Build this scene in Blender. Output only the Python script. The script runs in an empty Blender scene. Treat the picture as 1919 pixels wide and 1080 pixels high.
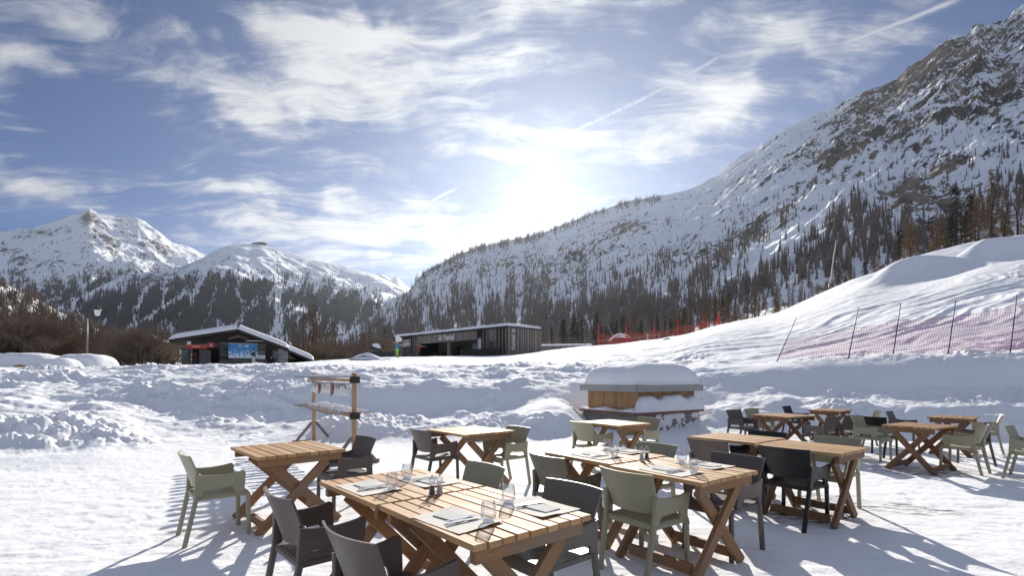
import bpy, bmesh, math, random
import numpy as np
from mathutils import Vector, Matrix

# ------------------------------------------------------------------ camera, sky, sun, exposure
C = bpy.context.scene.collection
SC = bpy.context.scene
R = math.radians
F, CX, HZ, EYE = 950.0, 959.5, 706.0, 1.467      # lens in photo pixels, optical centre, horizon line, eye height (m)

def P(px, py, d):
    """photo pixel + depth -> world point"""
    return Vector(((px-CX)/F*d, d, EYE+(HZ-py)/F*d))
def G(px, py, z=0.0):
    """photo pixel of a point at height z -> world x, y"""
    d = F*(EYE-z)/(py-HZ)
    return Vector(((px-CX)/F*d, d, z))

cam = bpy.data.cameras.new('camera')
cam.sensor_width = 36.0
cam.lens = F/1919*36.0
cam.shift_y = (HZ-540.0)/1919
cam.clip_start = 0.05
cam.clip_end = 60000
camo = bpy.data.objects.new('camera', cam)
camo.location = (0, 0, EYE)
camo.rotation_euler = (R(90), 0, 0)
C.objects.link(camo)
SC.camera = camo

SC.view_settings.view_transform = 'Standard'
SC.view_settings.look = 'None'
SC.view_settings.gamma = 1
SC.view_settings.exposure = 0.94
SC.cycles.use_denoising = True
SC.cycles.max_bounces = 6
SC.cycles.transparent_max_bounces = 24
SC.cycles.caustics_reflective = False
SC.cycles.caustics_refractive = False
SC.cycles.sample_clamp_indirect = 4.0

SUN_PX, SUN_PY = 1022, 318
sx, sz = (SUN_PX-CX)/F, (HZ-SUN_PY)/F
SUN_AZ = math.atan(sx)
SUN_EL = math.atan(sz/math.sqrt(1+sx*sx))

sun = bpy.data.lights.new('sun', 'SUN')
sun.energy = 4.0
sun.angle = R(0.5)
sun.color = (1.0, 0.95, 0.87)
suno = bpy.data.objects.new('sun', sun)
suno.rotation_euler = (R(90)-SUN_EL, 0, math.pi-SUN_AZ)
suno.location = (0, 0, 60)
C.objects.link(suno)


class NT:
    """small helper to write node trees as expressions"""
    def __init__(self, tree):
        self.t = tree; self.n = tree.nodes; self.l = tree.links
    def put(self, sock, v):
        if v is None: return
        if isinstance(v, bpy.types.NodeSocket): self.l.new(v, sock)
        else: sock.default_value = v
    def node(self, typ, ins=None, **props):
        nd = self.n.new(typ)
        for k, v in props.items(): setattr(nd, k, v)
        for k, v in (ins or {}).items(): self.put(nd.inputs[k], v)
        return nd
    def m(self, op, a, b=None, c=None, clamp=False):
        nd = self.n.new('ShaderNodeMath'); nd.operation = op; nd.use_clamp = clamp
        self.put(nd.inputs[0], a)
        if b is not None: self.put(nd.inputs[1], b)
        if c is not None: self.put(nd.inputs[2], c)
        return nd.outputs[0]
    def vm(self, op, a, b=None, scale=None):
        nd = self.n.new('ShaderNodeVectorMath'); nd.operation = op
        self.put(nd.inputs[0], a)
        if b is not None: self.put(nd.inputs[1], b)
        if scale is not None: self.put(nd.inputs['Scale'], scale)
        return nd.outputs['Value'] if op in ('DOT_PRODUCT', 'LENGTH') else nd.outputs[0]
    def step(self, v, lo, hi, a=0.0, b=1.0):
        nd = self.n.new('ShaderNodeMapRange'); nd.interpolation_type = 'SMOOTHSTEP'
        self.put(nd.inputs[0], v)
        for i, q in enumerate((lo, hi, a, b)): self.put(nd.inputs[i+1], q)
        return nd.outputs[0]
    def lin(self, v, lo, hi, a=0.0, b=1.0):
        nd = self.n.new('ShaderNodeMapRange')
        self.put(nd.inputs[0], v)
        for i, q in enumerate((lo, hi, a, b)): self.put(nd.inputs[i+1], q)
        return nd.outputs[0]
    def noise(self, vec, scale, detail=4.0, rough=0.5, dist=0.0, typ='FBM', out='Fac', lac=2.0):
        nd = self.n.new('ShaderNodeTexNoise')
        try: nd.noise_type = typ
        except Exception: pass
        self.put(nd.inputs['Vector'], vec)
        for k, v in (('Scale', scale), ('Detail', detail), ('Roughness', rough), ('Distortion', dist), ('Lacunarity', lac)):
            if k in nd.inputs: self.put(nd.inputs[k], v)
        return nd.outputs[out]
    def mapping(self, vec, loc=(0, 0, 0), rot=(0, 0, 0), scale=(1, 1, 1)):
        nd = self.n.new('ShaderNodeMapping')
        self.put(nd.inputs[0], vec)
        nd.inputs[1].default_value = loc; nd.inputs[2].default_value = rot; nd.inputs[3].default_value = scale
        return nd.outputs[0]
    def mix(self, f, a, b):
        nd = self.n.new('ShaderNodeMix'); nd.data_type = 'RGBA'
        self.put(nd.inputs[0], f)
        for s, v in ((nd.inputs[6], a), (nd.inputs[7], b)):
            if isinstance(v, tuple) and len(v) == 3: v = v+(1.0,)
            self.put(s, v)
        return nd.outputs[2]
    def xyz(self, v):
        nd = self.n.new('ShaderNodeSeparateXYZ'); self.put(nd.inputs[0], v); return nd.outputs
    def comb(self, x, y, z):
        nd = self.n.new('ShaderNodeCombineXYZ')
        for s, v in zip(nd.inputs, (x, y, z)): self.put(s, v)
        return nd.outputs[0]

# ---- the sky: physical sky with thin high cloud in front of it, brighter towards the sun
W = bpy.data.worlds.new('World')
SC.world = W
W.use_nodes = True
W.cycles.sampling_method = 'MANUAL'
W.cycles.sample_map_resolution = 512
W.node_tree.nodes.clear()
n = NT(W.node_tree)
tc = n.node('ShaderNodeTexCoord').outputs['Generated']
dirv = n.vm('NORMALIZE', tc)
dx, dy, dz = n.xyz(dirv)[:3]
dzc = n.m('MAXIMUM', dz, 0.0)
sky = n.node('ShaderNodeTexSky', sky_type='NISHITA', sun_disc=False, sun_elevation=SUN_EL, sun_rotation=SUN_AZ,
             altitude=1850.0, air_density=1.0, dust_density=0.35, ozone_density=2.0).outputs[0]
az = n.m('ARCTAN2', dx, dy)
el = n.m('ARCSINE', dz)
def azel(px, py):
    x, z = (px-CX)/F, (HZ-py)/F
    return math.atan(x), math.atan(z/math.sqrt(1+x*x))
# cloud plane coordinates (a high flat layer seen in perspective)
hh = n.m('ADD', dzc, 0.16)
pl = n.comb(n.m('DIVIDE', dx, hh), n.m('DIVIDE', dy, hh), 0.0)
warp = n.vm('SCALE', n.vm('SUBTRACT', n.noise(pl, 1.1, 3, 0.5, out='Color'), (0.5, 0.5, 0.5)), scale=0.55)
plw = n.vm('ADD', pl, warp)
n_soft = n.noise(plw, 1.5, 7, 0.56)
n_str = n.noise(n.mapping(plw, rot=(0, 0, R(-24)), scale=(0.85, 3.6, 1)), 1.45, 9, 0.63, 0.6)
n_fine = n.noise(n.mapping(plw, rot=(0, 0, R(-16)), scale=(1.0, 2.8, 1)), 4.6, 8, 0.66, 0.5)
wv = n.vm('SCALE', n.vm('SUBTRACT', n.noise(dirv, 5.0, 4, 0.55, out='Color'), (0.5, 0.5, 0.5)), scale=0.30)
wx, wy, _ = n.xyz(wv)[:3]
azw, elw = n.m('ADD', az, wx), n.m('ADD', el, wy)
BLOBS = [  # px, py, half width px, half height px, tilt (deg, + = up to the right), weight
    (120, 60, 230, 90, -12, 0.75), (30, 330, 120, 45, -5, 0.85), (150, 370, 70, 18, 10, 0.5), (100, 190, 160, 28, -15, 0.55),
    (560, 150, 240, 60, 12, 0.9), (480, 190, 200, 40, -25, 0.55), (760, 160, 200, 75, -10, 0.85), (850, 40, 330, 40, 8, 0.85), (640, 60, 180, 30, 20, 0.6),
    (700, 230, 200, 30, -8, 0.6), (450, 350, 190, 22, -16, 0.62), (640, 425, 300, 42, -10, 0.78), (430, 395, 90, 26, -35, 0.5), (390, 420, 60, 40, -30, 0.5), (860, 460, 330, 60, 5, 0.62),
    (1010, 120, 300, 30, 4, 0.5), (1500, 105, 260, 50, 8, 0.95), (1270, 255, 180, 45, 8, 0.85), (1150, 190, 220, 24, 14, 0.5), (1420, 190, 130, 22, 20, 0.4), (950, 380, 200, 100, 10, 0.12), (1700, 60, 140, 30, 12, 0.35),
    (330, 30, 170, 60, -20, -0.9), (260, 290, 130, 60, -10, -0.75), (640, 300, 170, 26, -6, -0.6), (1230, 50, 140, 30, 5, -0.6), (1600, 240, 180, 45, 20, -0.6), (1720, 30, 90, 30, 0, -0.4), (60, 430, 200, 20, 0, -0.3), (1450, 330, 130, 40, 20, -0.25),
]
acc = None
for (bx, by, bw, bh, bt, wgt) in BLOBS:
    a0, e0 = azel(bx, by)
    k = math.cos(a0)**2
    k2 = math.cos(a0)*math.cos(e0)**2
    da, de = n.m('SUBTRACT', azw, a0), n.m('SUBTRACT', elw, e0)
    c, s = math.cos(R(bt)), math.sin(R(bt))
    a_, b_ = bw/F*k, bh/F*k2
    u_ = n.m('ADD', n.m('MULTIPLY', da, c/a_), n.m('MULTIPLY', de, s/a_))
    v_ = n.m('ADD', n.m('MULTIPLY', da, -s/b_), n.m('MULTIPLY', de, c/b_))
    r2 = n.m('ADD', n.m('MULTIPLY', u_, u_), n.m('MULTIPLY', v_, v_))
    g = n.m('MULTIPLY', n.m('EXPONENT', n.m('MULTIPLY', r2, -0.9)), wgt)
    acc = g if acc is None else n.m('ADD', acc, g)
tex = n.m('ADD', n.m('ADD', n.m('MULTIPLY', n_soft, 0.36), n.m('MULTIPLY', n_str, 0.50)), n.m('MULTIPLY', n_fine, 0.34))
dens = n.m('ADD', n.m('MULTIPLY', n.m('SUBTRACT', tex, 0.575), 4.3), n.m('MULTIPLY', acc, 0.64))
cloud = n.step(dens, 0.04, 1.10)
cloud = n.m('MULTIPLY', cloud, n.m('POWER', cloud, 0.15))
# angle to the sun
sv = (math.sin(SUN_AZ)*math.cos(SUN_EL), math.cos(SUN_AZ)*math.cos(SUN_EL), math.sin(SUN_EL))
cosg = n.vm('DOT_PRODUCT', dirv, sv)
ang = n.m('ARCCOSINE', n.m('MINIMUM', cosg, 1.0))
glow1 = n.m('EXPONENT', n.m('MULTIPLY', n.m('POWER', n.m('DIVIDE', ang, 0.105), 1.35), -1.0))
glow2 = n.m('EXPONENT', n.m('DIVIDE', ang, -0.23))
glow3 = n.m('EXPONENT', n.m('DIVIDE', ang, -0.75))
# contrails: straight thin lines at great height
trail = None
for (x0, y0, x1, y1, wpx, amt, dash) in [(1560, 88, 1795, -2, 3.0, 0.75, 0), (1030, 263, 1345, 108, 2.6, 0.5, 1), (795, 382, 852, 355, 2.4, 0.7, 0)]:
    a, b = azel(x0, y0), azel(x1, y1)
    L = math.hypot(b[0]-a[0], b[1]-a[1]); ux, uy = (b[0]-a[0])/L, (b[1]-a[1])/L
    da, de = n.m('SUBTRACT', az, a[0]), n.m('SUBTRACT', el, a[1])
    al = n.m('ADD', n.m('MULTIPLY', da, ux), n.m('MULTIPLY', de, uy))
    ac = n.m('ADD', n.m('MULTIPLY', da, -uy), n.m('MULTIPLY', de, ux))
    ac = n.m('ADD', ac, n.m('MULTIPLY', n.m('SUBTRACT', n.noise(dirv, 60.0, 2), 0.5), 0.003))
    t = n.m('MULTIPLY', n.step(al, -0.01, 0.03), n.step(al, L+0.02, L-0.02))
    q = n.m('MULTIPLY', n.m('EXPONENT', n.m('MULTIPLY', n.m('POWER', n.m('DIVIDE', n.m('ABSOLUTE', ac), wpx/F), 2.0), -1.0)), t)
    q = n.m('MULTIPLY', q, amt)
    if dash: q = n.m('MULTIPLY', q, n.step(n.noise(dirv, 160.0, 2), 0.22, 0.55))
    trail = q if trail is None else n.m('MAXIMUM', trail, q)
skyc = n.vm('MULTIPLY', sky, (0.096, 0.168, 0.285))
cb = n.m('ADD', n.m('ADD', 2.9, n.m('MULTIPLY', glow3, 0.8)), n.m('MULTIPLY', glow2, 0.3))
cb = n.m('MULTIPLY', cb, n.m('MULTIPLY', n.lin(n_soft, 0.3, 0.7, 0.84, 1.10), n.lin(n_fine, 0.3, 0.7, 0.86, 1.10)))
cloudc = n.vm('SCALE', (0.975, 0.985, 1.01), scale=cb)
cov = n.m('MULTIPLY', n.m('MAXIMUM', cloud, trail), 0.93)
# added bluish veil as fill light in unseen sky overhead and behind the viewer
fill_veil = n.m('MULTIPLY', n.m('MAXIMUM', n.step(el, 0.70, 0.95), n.step(dy, 0.35, -0.15)), n.lin(n_soft, 0.3, 0.7, 0.32, 0.52))
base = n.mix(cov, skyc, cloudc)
base = n.mix(fill_veil, base, n.vm('SCALE', (0.85, 0.93, 1.13), scale=3.3))
gl = n.m('ADD', n.m('MULTIPLY', glow1, 1.6), n.m('MULTIPLY', glow2, 0.08))
base = n.vm('ADD', base, n.vm('SCALE', (1.0, 0.965, 0.90), scale=gl))
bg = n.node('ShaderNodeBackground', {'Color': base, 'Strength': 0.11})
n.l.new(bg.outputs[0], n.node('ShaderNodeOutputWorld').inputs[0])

# ------------------------------------------------------------------ helpers
rng = np.random.default_rng(7)
random.seed(11)

def tag(o, label=None, cat=None, group=None, kind=None):
    if label: o['label'] = label
    if cat: o['category'] = cat
    if group: o['group'] = group
    if kind: o['kind'] = kind
    return o
def link(o, parent=None):
    C.objects.link(o)
    if parent is not None: o.parent = parent
    return o
def empty(name, loc=(0, 0, 0), rz=0.0, label=None, cat=None, group=None):
    o = bpy.data.objects.new(name, None)
    o.empty_display_size = 0.2
    o.location = loc; o.rotation_euler = (0, 0, rz)
    C.objects.link(o)
    return tag(o, label, cat, group)
def copy_tree(o, parent=None):
    c = o.copy(); C.objects.link(c)
    if parent is not None: c.parent = parent
    for ch in list(o.children): copy_tree(ch, c)
    return c

_perm = np.random.default_rng(3).permutation(4096)
_ga = np.random.default_rng(4).uniform(0, 2*np.pi, 4096)
_gx, _gy = np.cos(_ga), np.sin(_ga)
_jx, _jy = np.random.default_rng(5).random(4096), np.random.default_rng(6).random(4096)
def _h(ix, iy, s): return _perm[(_perm[(ix+s*131) & 4095]+iy) & 4095]
def perlin(x, y, s=0):
    ix, iy = np.floor(x).astype(np.int64), np.floor(y).astype(np.int64)
    fx, fy = x-ix, y-iy
    ux, uy = fx*fx*fx*(fx*(fx*6-15)+10), fy*fy*fy*(fy*(fy*6-15)+10)
    def g(ox, oy):
        h = _h(ix+ox, iy+oy, s); return _gx[h]*(fx-ox)+_gy[h]*(fy-oy)
    a = g(0, 0); b = g(1, 0); c = g(0, 1); d = g(1, 1)
    return 1.4*(a+ux*(b-a)+uy*(c-a)+ux*uy*(a-b-c+d))
def fbm(x, y, o=5, s=0, gain=0.5, lac=2.03):
    r = 0; a = 1.0; t = 0
    for i in range(o):
        r = r+a*perlin(x, y, s+i); t += a; a *= gain; x = x*lac+3.1; y = y*lac+1.7
    return r/t*1.6
def ridged(x, y, o=5, s=0, gain=0.5, lac=2.1):
    r = 0; a = 1.0; t = 0
    for i in range(o):
        v = 1-np.abs(perlin(x, y, s+i)); r = r+a*v*v; t += a; a *= gain; x = x*lac+5.3; y = y*lac+2.9
    return r/t
def worley(x, y, s=0):
    ix, iy = np.floor(x).astype(np.int64), np.floor(y).astype(np.int64)
    best = np.full(x.shape, 9.0)
    for ox in (-1, 0, 1):
        for oy in (-1, 0, 1):
            h = _h(ix+ox, iy+oy, s)
            dd = (ix+ox+_jx[h]-x)**2+(iy+oy+_jy[h]-y)**2
            best = np.minimum(best, dd)
    return np.sqrt(best)
def sst(v, a, b):
    t = np.clip((v-a)/(b-a), 0, 1); return t*t*(3-2*t)

def mesh_np(name, co, faces, mat=None, smooth=True, attrs=None):
    """faces: (n,k) int array"""
    me = bpy.data.meshes.new(name)
    co = np.asarray(co, np.float32); faces = np.asarray(faces, np.int32)
    me.vertices.add(len(co)); me.vertices.foreach_set('co', co.ravel())
    nf, k = faces.shape
    me.loops.add(nf*k); me.loops.foreach_set('vertex_index', faces.ravel())
    me.polygons.add(nf)
    me.polygons.foreach_set('loop_start', np.arange(0, nf*k, k, dtype=np.int32))
    try: me.polygons.foreach_set('loop_total', np.full(nf, k, np.int32))
    except Exception: pass
    me.polygons.foreach_set('use_smooth', np.full(nf, smooth))
    for an, av in (attrs or {}).items():
        a = me.attributes.new(an, 'FLOAT', 'POINT'); a.data.foreach_set('value', np.asarray(av, np.float32).ravel())
    me.update(calc_edges=True)
    me.validate()
    if mat: me.materials.append(mat)
    return me
def grid_faces(nr, nc):
    i = np.arange(nr*nc).reshape(nr, nc)
    return np.stack([i[:-1, :-1], i[:-1, 1:], i[1:, 1:], i[1:, :-1]], -1).reshape(-1, 4)

# ------------------------------------------------------------------ materials
def mat(name):
    m = bpy.data.materials.new(name); m.use_nodes = True
    m.node_tree.nodes.clear()
    t = NT(m.node_tree)
    b = t.node('ShaderNodeBsdfPrincipled')
    o = t.node('ShaderNodeOutputMaterial'); t.l.new(b.outputs[0], o.inputs[0])
    return m, t, b
def bump(t, b, h, strength=0.3, dist=0.02):
    nd = t.node('ShaderNodeBump', {'Height': h, 'Strength': strength, 'Distance': dist})
    t.l.new(nd.outputs[0], b.inputs['Normal'])
def simple(name, col, rough=0.6, metal=0.0, var=0.12, scale=8.0, bmp=0.0, spec=0.5, tr=0.0):
    m, t, b = mat(name)
    oc = t.node('ShaderNodeTexCoord').outputs['Object']
    f = t.noise(oc, scale, 5, 0.6)
    c0 = tuple(c*(1-var) for c in col); c1 = tuple(min(1, c*(1+var)) for c in col)
    t.put(b.inputs['Base Color'], t.mix(f, c0, c1))
    b.inputs['Roughness'].default_value = rough; b.inputs['Metallic'].default_value = metal
    b.inputs['Specular IOR Level'].default_value = spec
    if tr: b.inputs['Transmission Weight'].default_value = tr
    if bmp: bump(t, b, t.noise(oc, scale*4, 4, 0.6), bmp, 0.01)
    return m
M = {}
def snow_material(name, near):
    m, t, b = mat(name)
    pos = t.node('ShaderNodeNewGeometry').outputs['Position']
    f = t.noise(pos, 0.9 if near else 0.3, 4, 0.6)
    col = t.mix(f, (0.84, 0.845, 0.86), (0.905, 0.905, 0.905))
    if near:
        # trodden grey-brown grit, in streaks, near the tables
        x, y, z = t.xyz(pos)[:3]
        dirt = None
        for (cx, cy, rx, ry, a) in ((4.40, 5.72, 0.55, 0.26, 1.0), (3.75, 6.05, 0.5, 0.28, .8), (6.6, 8.2, 0.7, 0.45, 1.0), (3.1, 5.4, 0.5, 0.4, .8), (5.3, 9.6, 0.7, 0.4, .6), (-1.0, 5.2, 0.5, 0.3, .35), (1.7, 7.6, .5, .3, .4)):
            u = t.m('DIVIDE', t.m('SUBTRACT', x, cx), rx); v = t.m('DIVIDE', t.m('SUBTRACT', y, cy), ry)
            g = t.m('MULTIPLY', t.m('EXPONENT', t.m('MULTIPLY', t.m('ADD', t.m('MULTIPLY', u, u), t.m('MULTIPLY', v, v)), -1.0)), a)
            dirt = g if dirt is None else t.m('MAXIMUM', dirt, g)
        ns = t.noise(t.mapping(pos, rot=(0, 0, R(12)), scale=(3.0, 17.0, 1)), 1.0, 5, 0.65)
        sp = t.noise(pos, 17.0, 4, 0.6)
        flecks = t.m('MULTIPLY', t.step(sp, 0.66, 0.74), t.step(t.noise(pos, 0.8, 2), 0.5, 0.7))
        dm = t.m('MULTIPLY', t.m('MULTIPLY', t.step(dirt, 0.05, 0.45), t.step(ns, 0.47, 0.58)), 0.9)
        dm = t.m('MAXIMUM', dm, t.m('MULTIPLY', flecks, 0.30))
        col = t.mix(dm, col, (0.13, 0.10, 0.08))
        b.inputs['Subsurface Weight'].default_value = 0.0
    t.put(b.inputs['Base Color'], col)
    b.inputs['Roughness'].default_value = 0.85
    b.inputs['Specular IOR Level'].default_value = 0.12
    if near:
        h = t.m('ADD', t.m('MULTIPLY', t.noise(pos, 13.0, 7, 0.66), 1.1), t.m('MULTIPLY', t.noise(t.mapping(pos, rot=(0, 0, R(20)), scale=(1, 1.8, 1)), 3.1, 5, 0.6), .4))
        h = t.m('ADD', h, t.m('MULTIPLY', t.noise(pos, 70.0, 3, 0.6), 0.35))
        bs = t.lin(t.noise(pos, 0.55, 4, 0.6), 0.35, 0.68, 0.16, 0.62)
        bump(t, b, h, bs, 0.035)
    else:
        bump(t, b, t.noise(pos, 0.5, 6, 0.6), 0.6, 0.6)
    return m
M['snow'] = snow_material('packed_snow', True)

def mountain_material(name, rock_a, rock_b, sc, snow=(0.84, 0.86, 0.89)):
    m, t, b = mat(name)
    pos = t.node('ShaderNodeNewGeometry').outputs['Position']
    at = t.node('ShaderNodeAttribute', attribute_name='rock').outputs['Fac']
    f1 = t.noise(pos, sc, 6, 0.68)
    f2 = t.noise(t.mapping(pos, scale=(1, 1, 0.35)), sc*3.1, 5, 0.65)
    k = t.m('ADD', at, t.m('ADD', t.m('MULTIPLY', t.m('SUBTRACT', f1, 0.5), 1.5), t.m('MULTIPLY', t.m('SUBTRACT', f2, 0.5), 1.7)))
    k = t.m('ADD', k, t.m('MULTIPLY', t.m('SUBTRACT', t.noise(pos, sc*9.0, 4, 0.7), 0.5), 0.8))
    mask = t.step(k, 0.49, 0.60)
    rc = t.mix(t.step(t.noise(t.mapping(pos, scale=(1, 1, 0.4)), sc*0.55, 7, 0.72), .40, .64), rock_a, rock_b)
    t.put(b.inputs['Base Color'], t.mix(mask, snow, rc))
    b.inputs['Roughness'].default_value = 0.8
    b.inputs['Specular IOR Level'].default_value = 0.15
    h = t.m('ADD', t.m('MULTIPLY', mask, t.noise(pos, sc*4, 6, 0.7)), t.m('MULTIPLY', t.noise(pos, sc*1.3, 5, 0.6), 0.6))
    bump(t, b, h, 0.8, 0.5/sc*0.12)
    return m

# ------------------------------------------------------------------ the ground: terrace, ploughed banks, ski slope
COLS = {
 -700: [(7, 0), (9, .3), (13, 1.0), (19, 1.6), (30, 2.0), (60, 2.3), (140, 3), (400, 14), (900, 34)],
 0: [(8, 0), (10, .24), (13, .78), (17, 1.4), (22, 1.72), (26, 1.84), (35, 2.0), (60, 2.1), (140, 2.6), (400, 16), (900, 38)],
 180: [(8.3, 0), (10, .18), (12, .42), (14.5, .70), (17.5, 1.42), (24, 1.80), (30, 2.0), (58, 2.3), (140, 3), (300, 8), (900, 38)],
 300: [(9.6, 0), (12, .16), (14, .26), (15.2, .75), (16.4, 1.3), (20, 1.72), (30, 2.1), (58, 2.6), (140, 3), (300, 9), (900, 38)],
 450: [(10.8, 0), (12.5, .16), (14.3, .3), (15.4, .85), (16.2, 1.2), (18.5, 1.62), (25, 2.0), (58, 2.65), (140, 3), (300, 9), (900, 38)],
 620: [(11.0, 0), (12.2, .28), (13.6, .24), (15, .42), (15.5, .95), (16.2, 1.25), (18, 1.5), (25, 1.9), (45, 2.75), (60, 3.4), (140, 4), (250, 9), (420, 17.5), (900, 38)],
 800: [(11.1, 0), (12.3, .34), (13.8, .28), (15.2, .38), (15.6, .9), (16.2, 1.2), (18, 1.44), (25, 1.92), (45, 2.8), (56, 3.7), (64, 3.8), (80, 4.2), (140, 4.3), (250, 11), (420, 20), (900, 40)],
 960: [(11.3, 0), (12.6, .36), (14, .32), (15.3, .5), (15.9, 1.0), (16.5, 1.25), (18, 1.46), (25, 2.0), (40, 2.85), (54, 3.7), (60, 3.75), (75, 4.0), (140, 4.5), (200, 8.5), (340, 23), (900, 45)],
 1050: [(12.0, 0), (12.8, .55), (13.6, .82), (14.6, .88), (15.5, .8), (17, 1.25), (19, 1.55), (26, 2.2), (42, 3.4), (58, 4.6), (80, 5), (140, 6), (200, 10), (330, 25), (900, 45)],
 1095: [(14.2, 0), (15.2, .12), (16, .5), (17, 1.15), (19, 1.5), (24, 2.0), (40, 3.4), (58, 4.9), (80, 5.3), (140, 6.2), (200, 11), (330, 26), (900, 45)],
 1130: [(14.6, 0), (15.6, .2), (16.2, .5), (17, 1.15), (19, 1.5), (24, 2.0), (40, 3.4), (58, 5.0), (80, 5.6), (140, 6.5), (200, 12), (330, 27), (900, 45)],
 1240: [(14.6, 0), (15.4, .15), (16.2, .5), (17, 1.1), (18.8, 1.5), (22, 1.85), (38, 3.4), (60, 5.8), (76, 6.8), (140, 7.5), (200, 15), (300, 29), (900, 45)],
 1330: [(13.9, 0), (14.9, .35), (16.2, .8), (17.2, 1.2), (18.4, 1.6), (20, 1.9), (24, 2.45), (38, 4.2), (60, 7.0), (80, 9.2), (140, 10), (200, 20), (280, 30), (900, 45)],
 1460: [(13.8, 0), (14.3, .5), (15, .72), (16, .84), (16.9, .95), (17.5, 1.6), (18.2, 1.88), (20, 1.98), (23, 2.35), (38, 4.7), (60, 8.5), (82, 11.8), (100, 12.4), (140, 13), (170, 20), (260, 38), (900, 60)],
 1600: [(13.2, 0), (13.7, .5), (14.4, .72), (15.6, .82), (16.2, .92), (16.8, 1.6), (17.4, 1.98), (18, 2.1), (21, 2.5), (34, 5.2), (60, 11.6), (85, 18.1), (100, 18.5), (140, 19), (160, 22), (230, 38), (900, 60)],
 1690: [(12.8, 0), (13.3, .5), (13.9, .7), (15.2, .82), (15.8, .92), (16.4, 1.7), (17, 2.02), (18, 2.2), (20.5, 2.6), (34, 6.0), (50, 10.0), (56, 11.2), (62, 12.4), (66, 13.2), (74, 16.2), (95, 23.6), (140, 24), (160, 25), (230, 42), (900, 60)],
 1760: [(12.6, 0), (13.1, .5), (13.7, .7), (15, .8), (15.6, .9), (16.2, 1.7), (16.8, 2.05), (17.7, 2.2), (20, 2.7), (34, 6.4), (52, 11.4), (58, 12.6), (64, 13.6), (70, 14.4), (78, 17.8), (95, 25.5), (140, 26), (160, 27), (230, 44), (900, 60)],
 1830: [(12.5, 0), (13, .5), (13.6, .7), (14.8, .8), (15.4, .9), (16, 1.75), (16.6, 2.1), (17.4, 2.2), (20, 2.85), (34, 6.9), (50, 12.2), (56, 13.2), (61, 13.9), (66, 14.8), (72, 16), (95, 27.3), (140, 28), (160, 30), (230, 46), (900, 60)],
 1919: [(12.3, 0), (12.8, .5), (13.3, .7), (14.6, .8), (15.2, .9), (15.8, 1.8), (16.4, 2.12), (17.2, 2.2), (19.5, 3.0), (34, 7.4), (50, 13.0), (56, 14.2), (62, 15.2), (67, 16), (72, 17.2), (95, 28.6), (140, 29), (160, 31), (200, 46), (900, 60)],
 2650: [(11.5, 0), (12, .5), (13, .7), (14, .8), (14.6, .9), (15.2, 1.8), (16, 2.15), (17, 2.3), (19.5, 3.4), (34, 8.6), (60, 17), (95, 31), (140, 33), (160, 35), (200, 55), (900, 70)],
}
GD = np.geomspace(1.0, 900, 1100)
_px = np.array(sorted(COLS)); _tab = []
for k in _px:
    e = COLS[k]; e = [(1.0, 0.0), (e[0][0]*0.97, 0.0)]+e
    dd = np.log([a for a, b in e]); zz = [b for a, b in e]
    _tab.append(np.interp(np.log(GD), dd, zz))
_tab = np.array(_tab)
_cpx = np.arange(-700, 2651, 10.0)
_T = np.array([np.interp(_cpx, _px, _tab[:, j]) for j in range(len(GD))]).T
def _smooth(A, s, ax):
    k = np.exp(-0.5*(np.arange(-3*s, 3*s+1)/s)**2); k /= k.sum()
    pad = [(0, 0), (0, 0)]; pad[ax] = (3*s, 3*s)
    B = np.pad(A, pad, mode='edge')
    return np.apply_along_axis(lambda v: np.convolve(v, k, 'valid'), ax, B)
_T = _smooth(_smooth(_T, 2, 0), 4, 1)
def ground_base(x, y):
    x = np.asarray(x, float); y = np.maximum(np.asarray(y, float), 1.0)
    px = np.clip(CX+F*x/y, -700, 2650)
    i = np.clip((px+700)/10, 0, len(_cpx)-1.001); j = np.clip(np.log(y)/np.log(900)*(len(GD)-1), 0, len(GD)-1.001)
    i0, j0 = i.astype(int), j.astype(int); a, b = i-i0, j-j0
    return (_T[i0, j0]*(1-a)*(1-b)+_T[i0+1, j0]*a*(1-b)+_T[i0, j0+1]*(1-a)*b+_T[i0+1, j0+1]*a*b)
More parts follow.
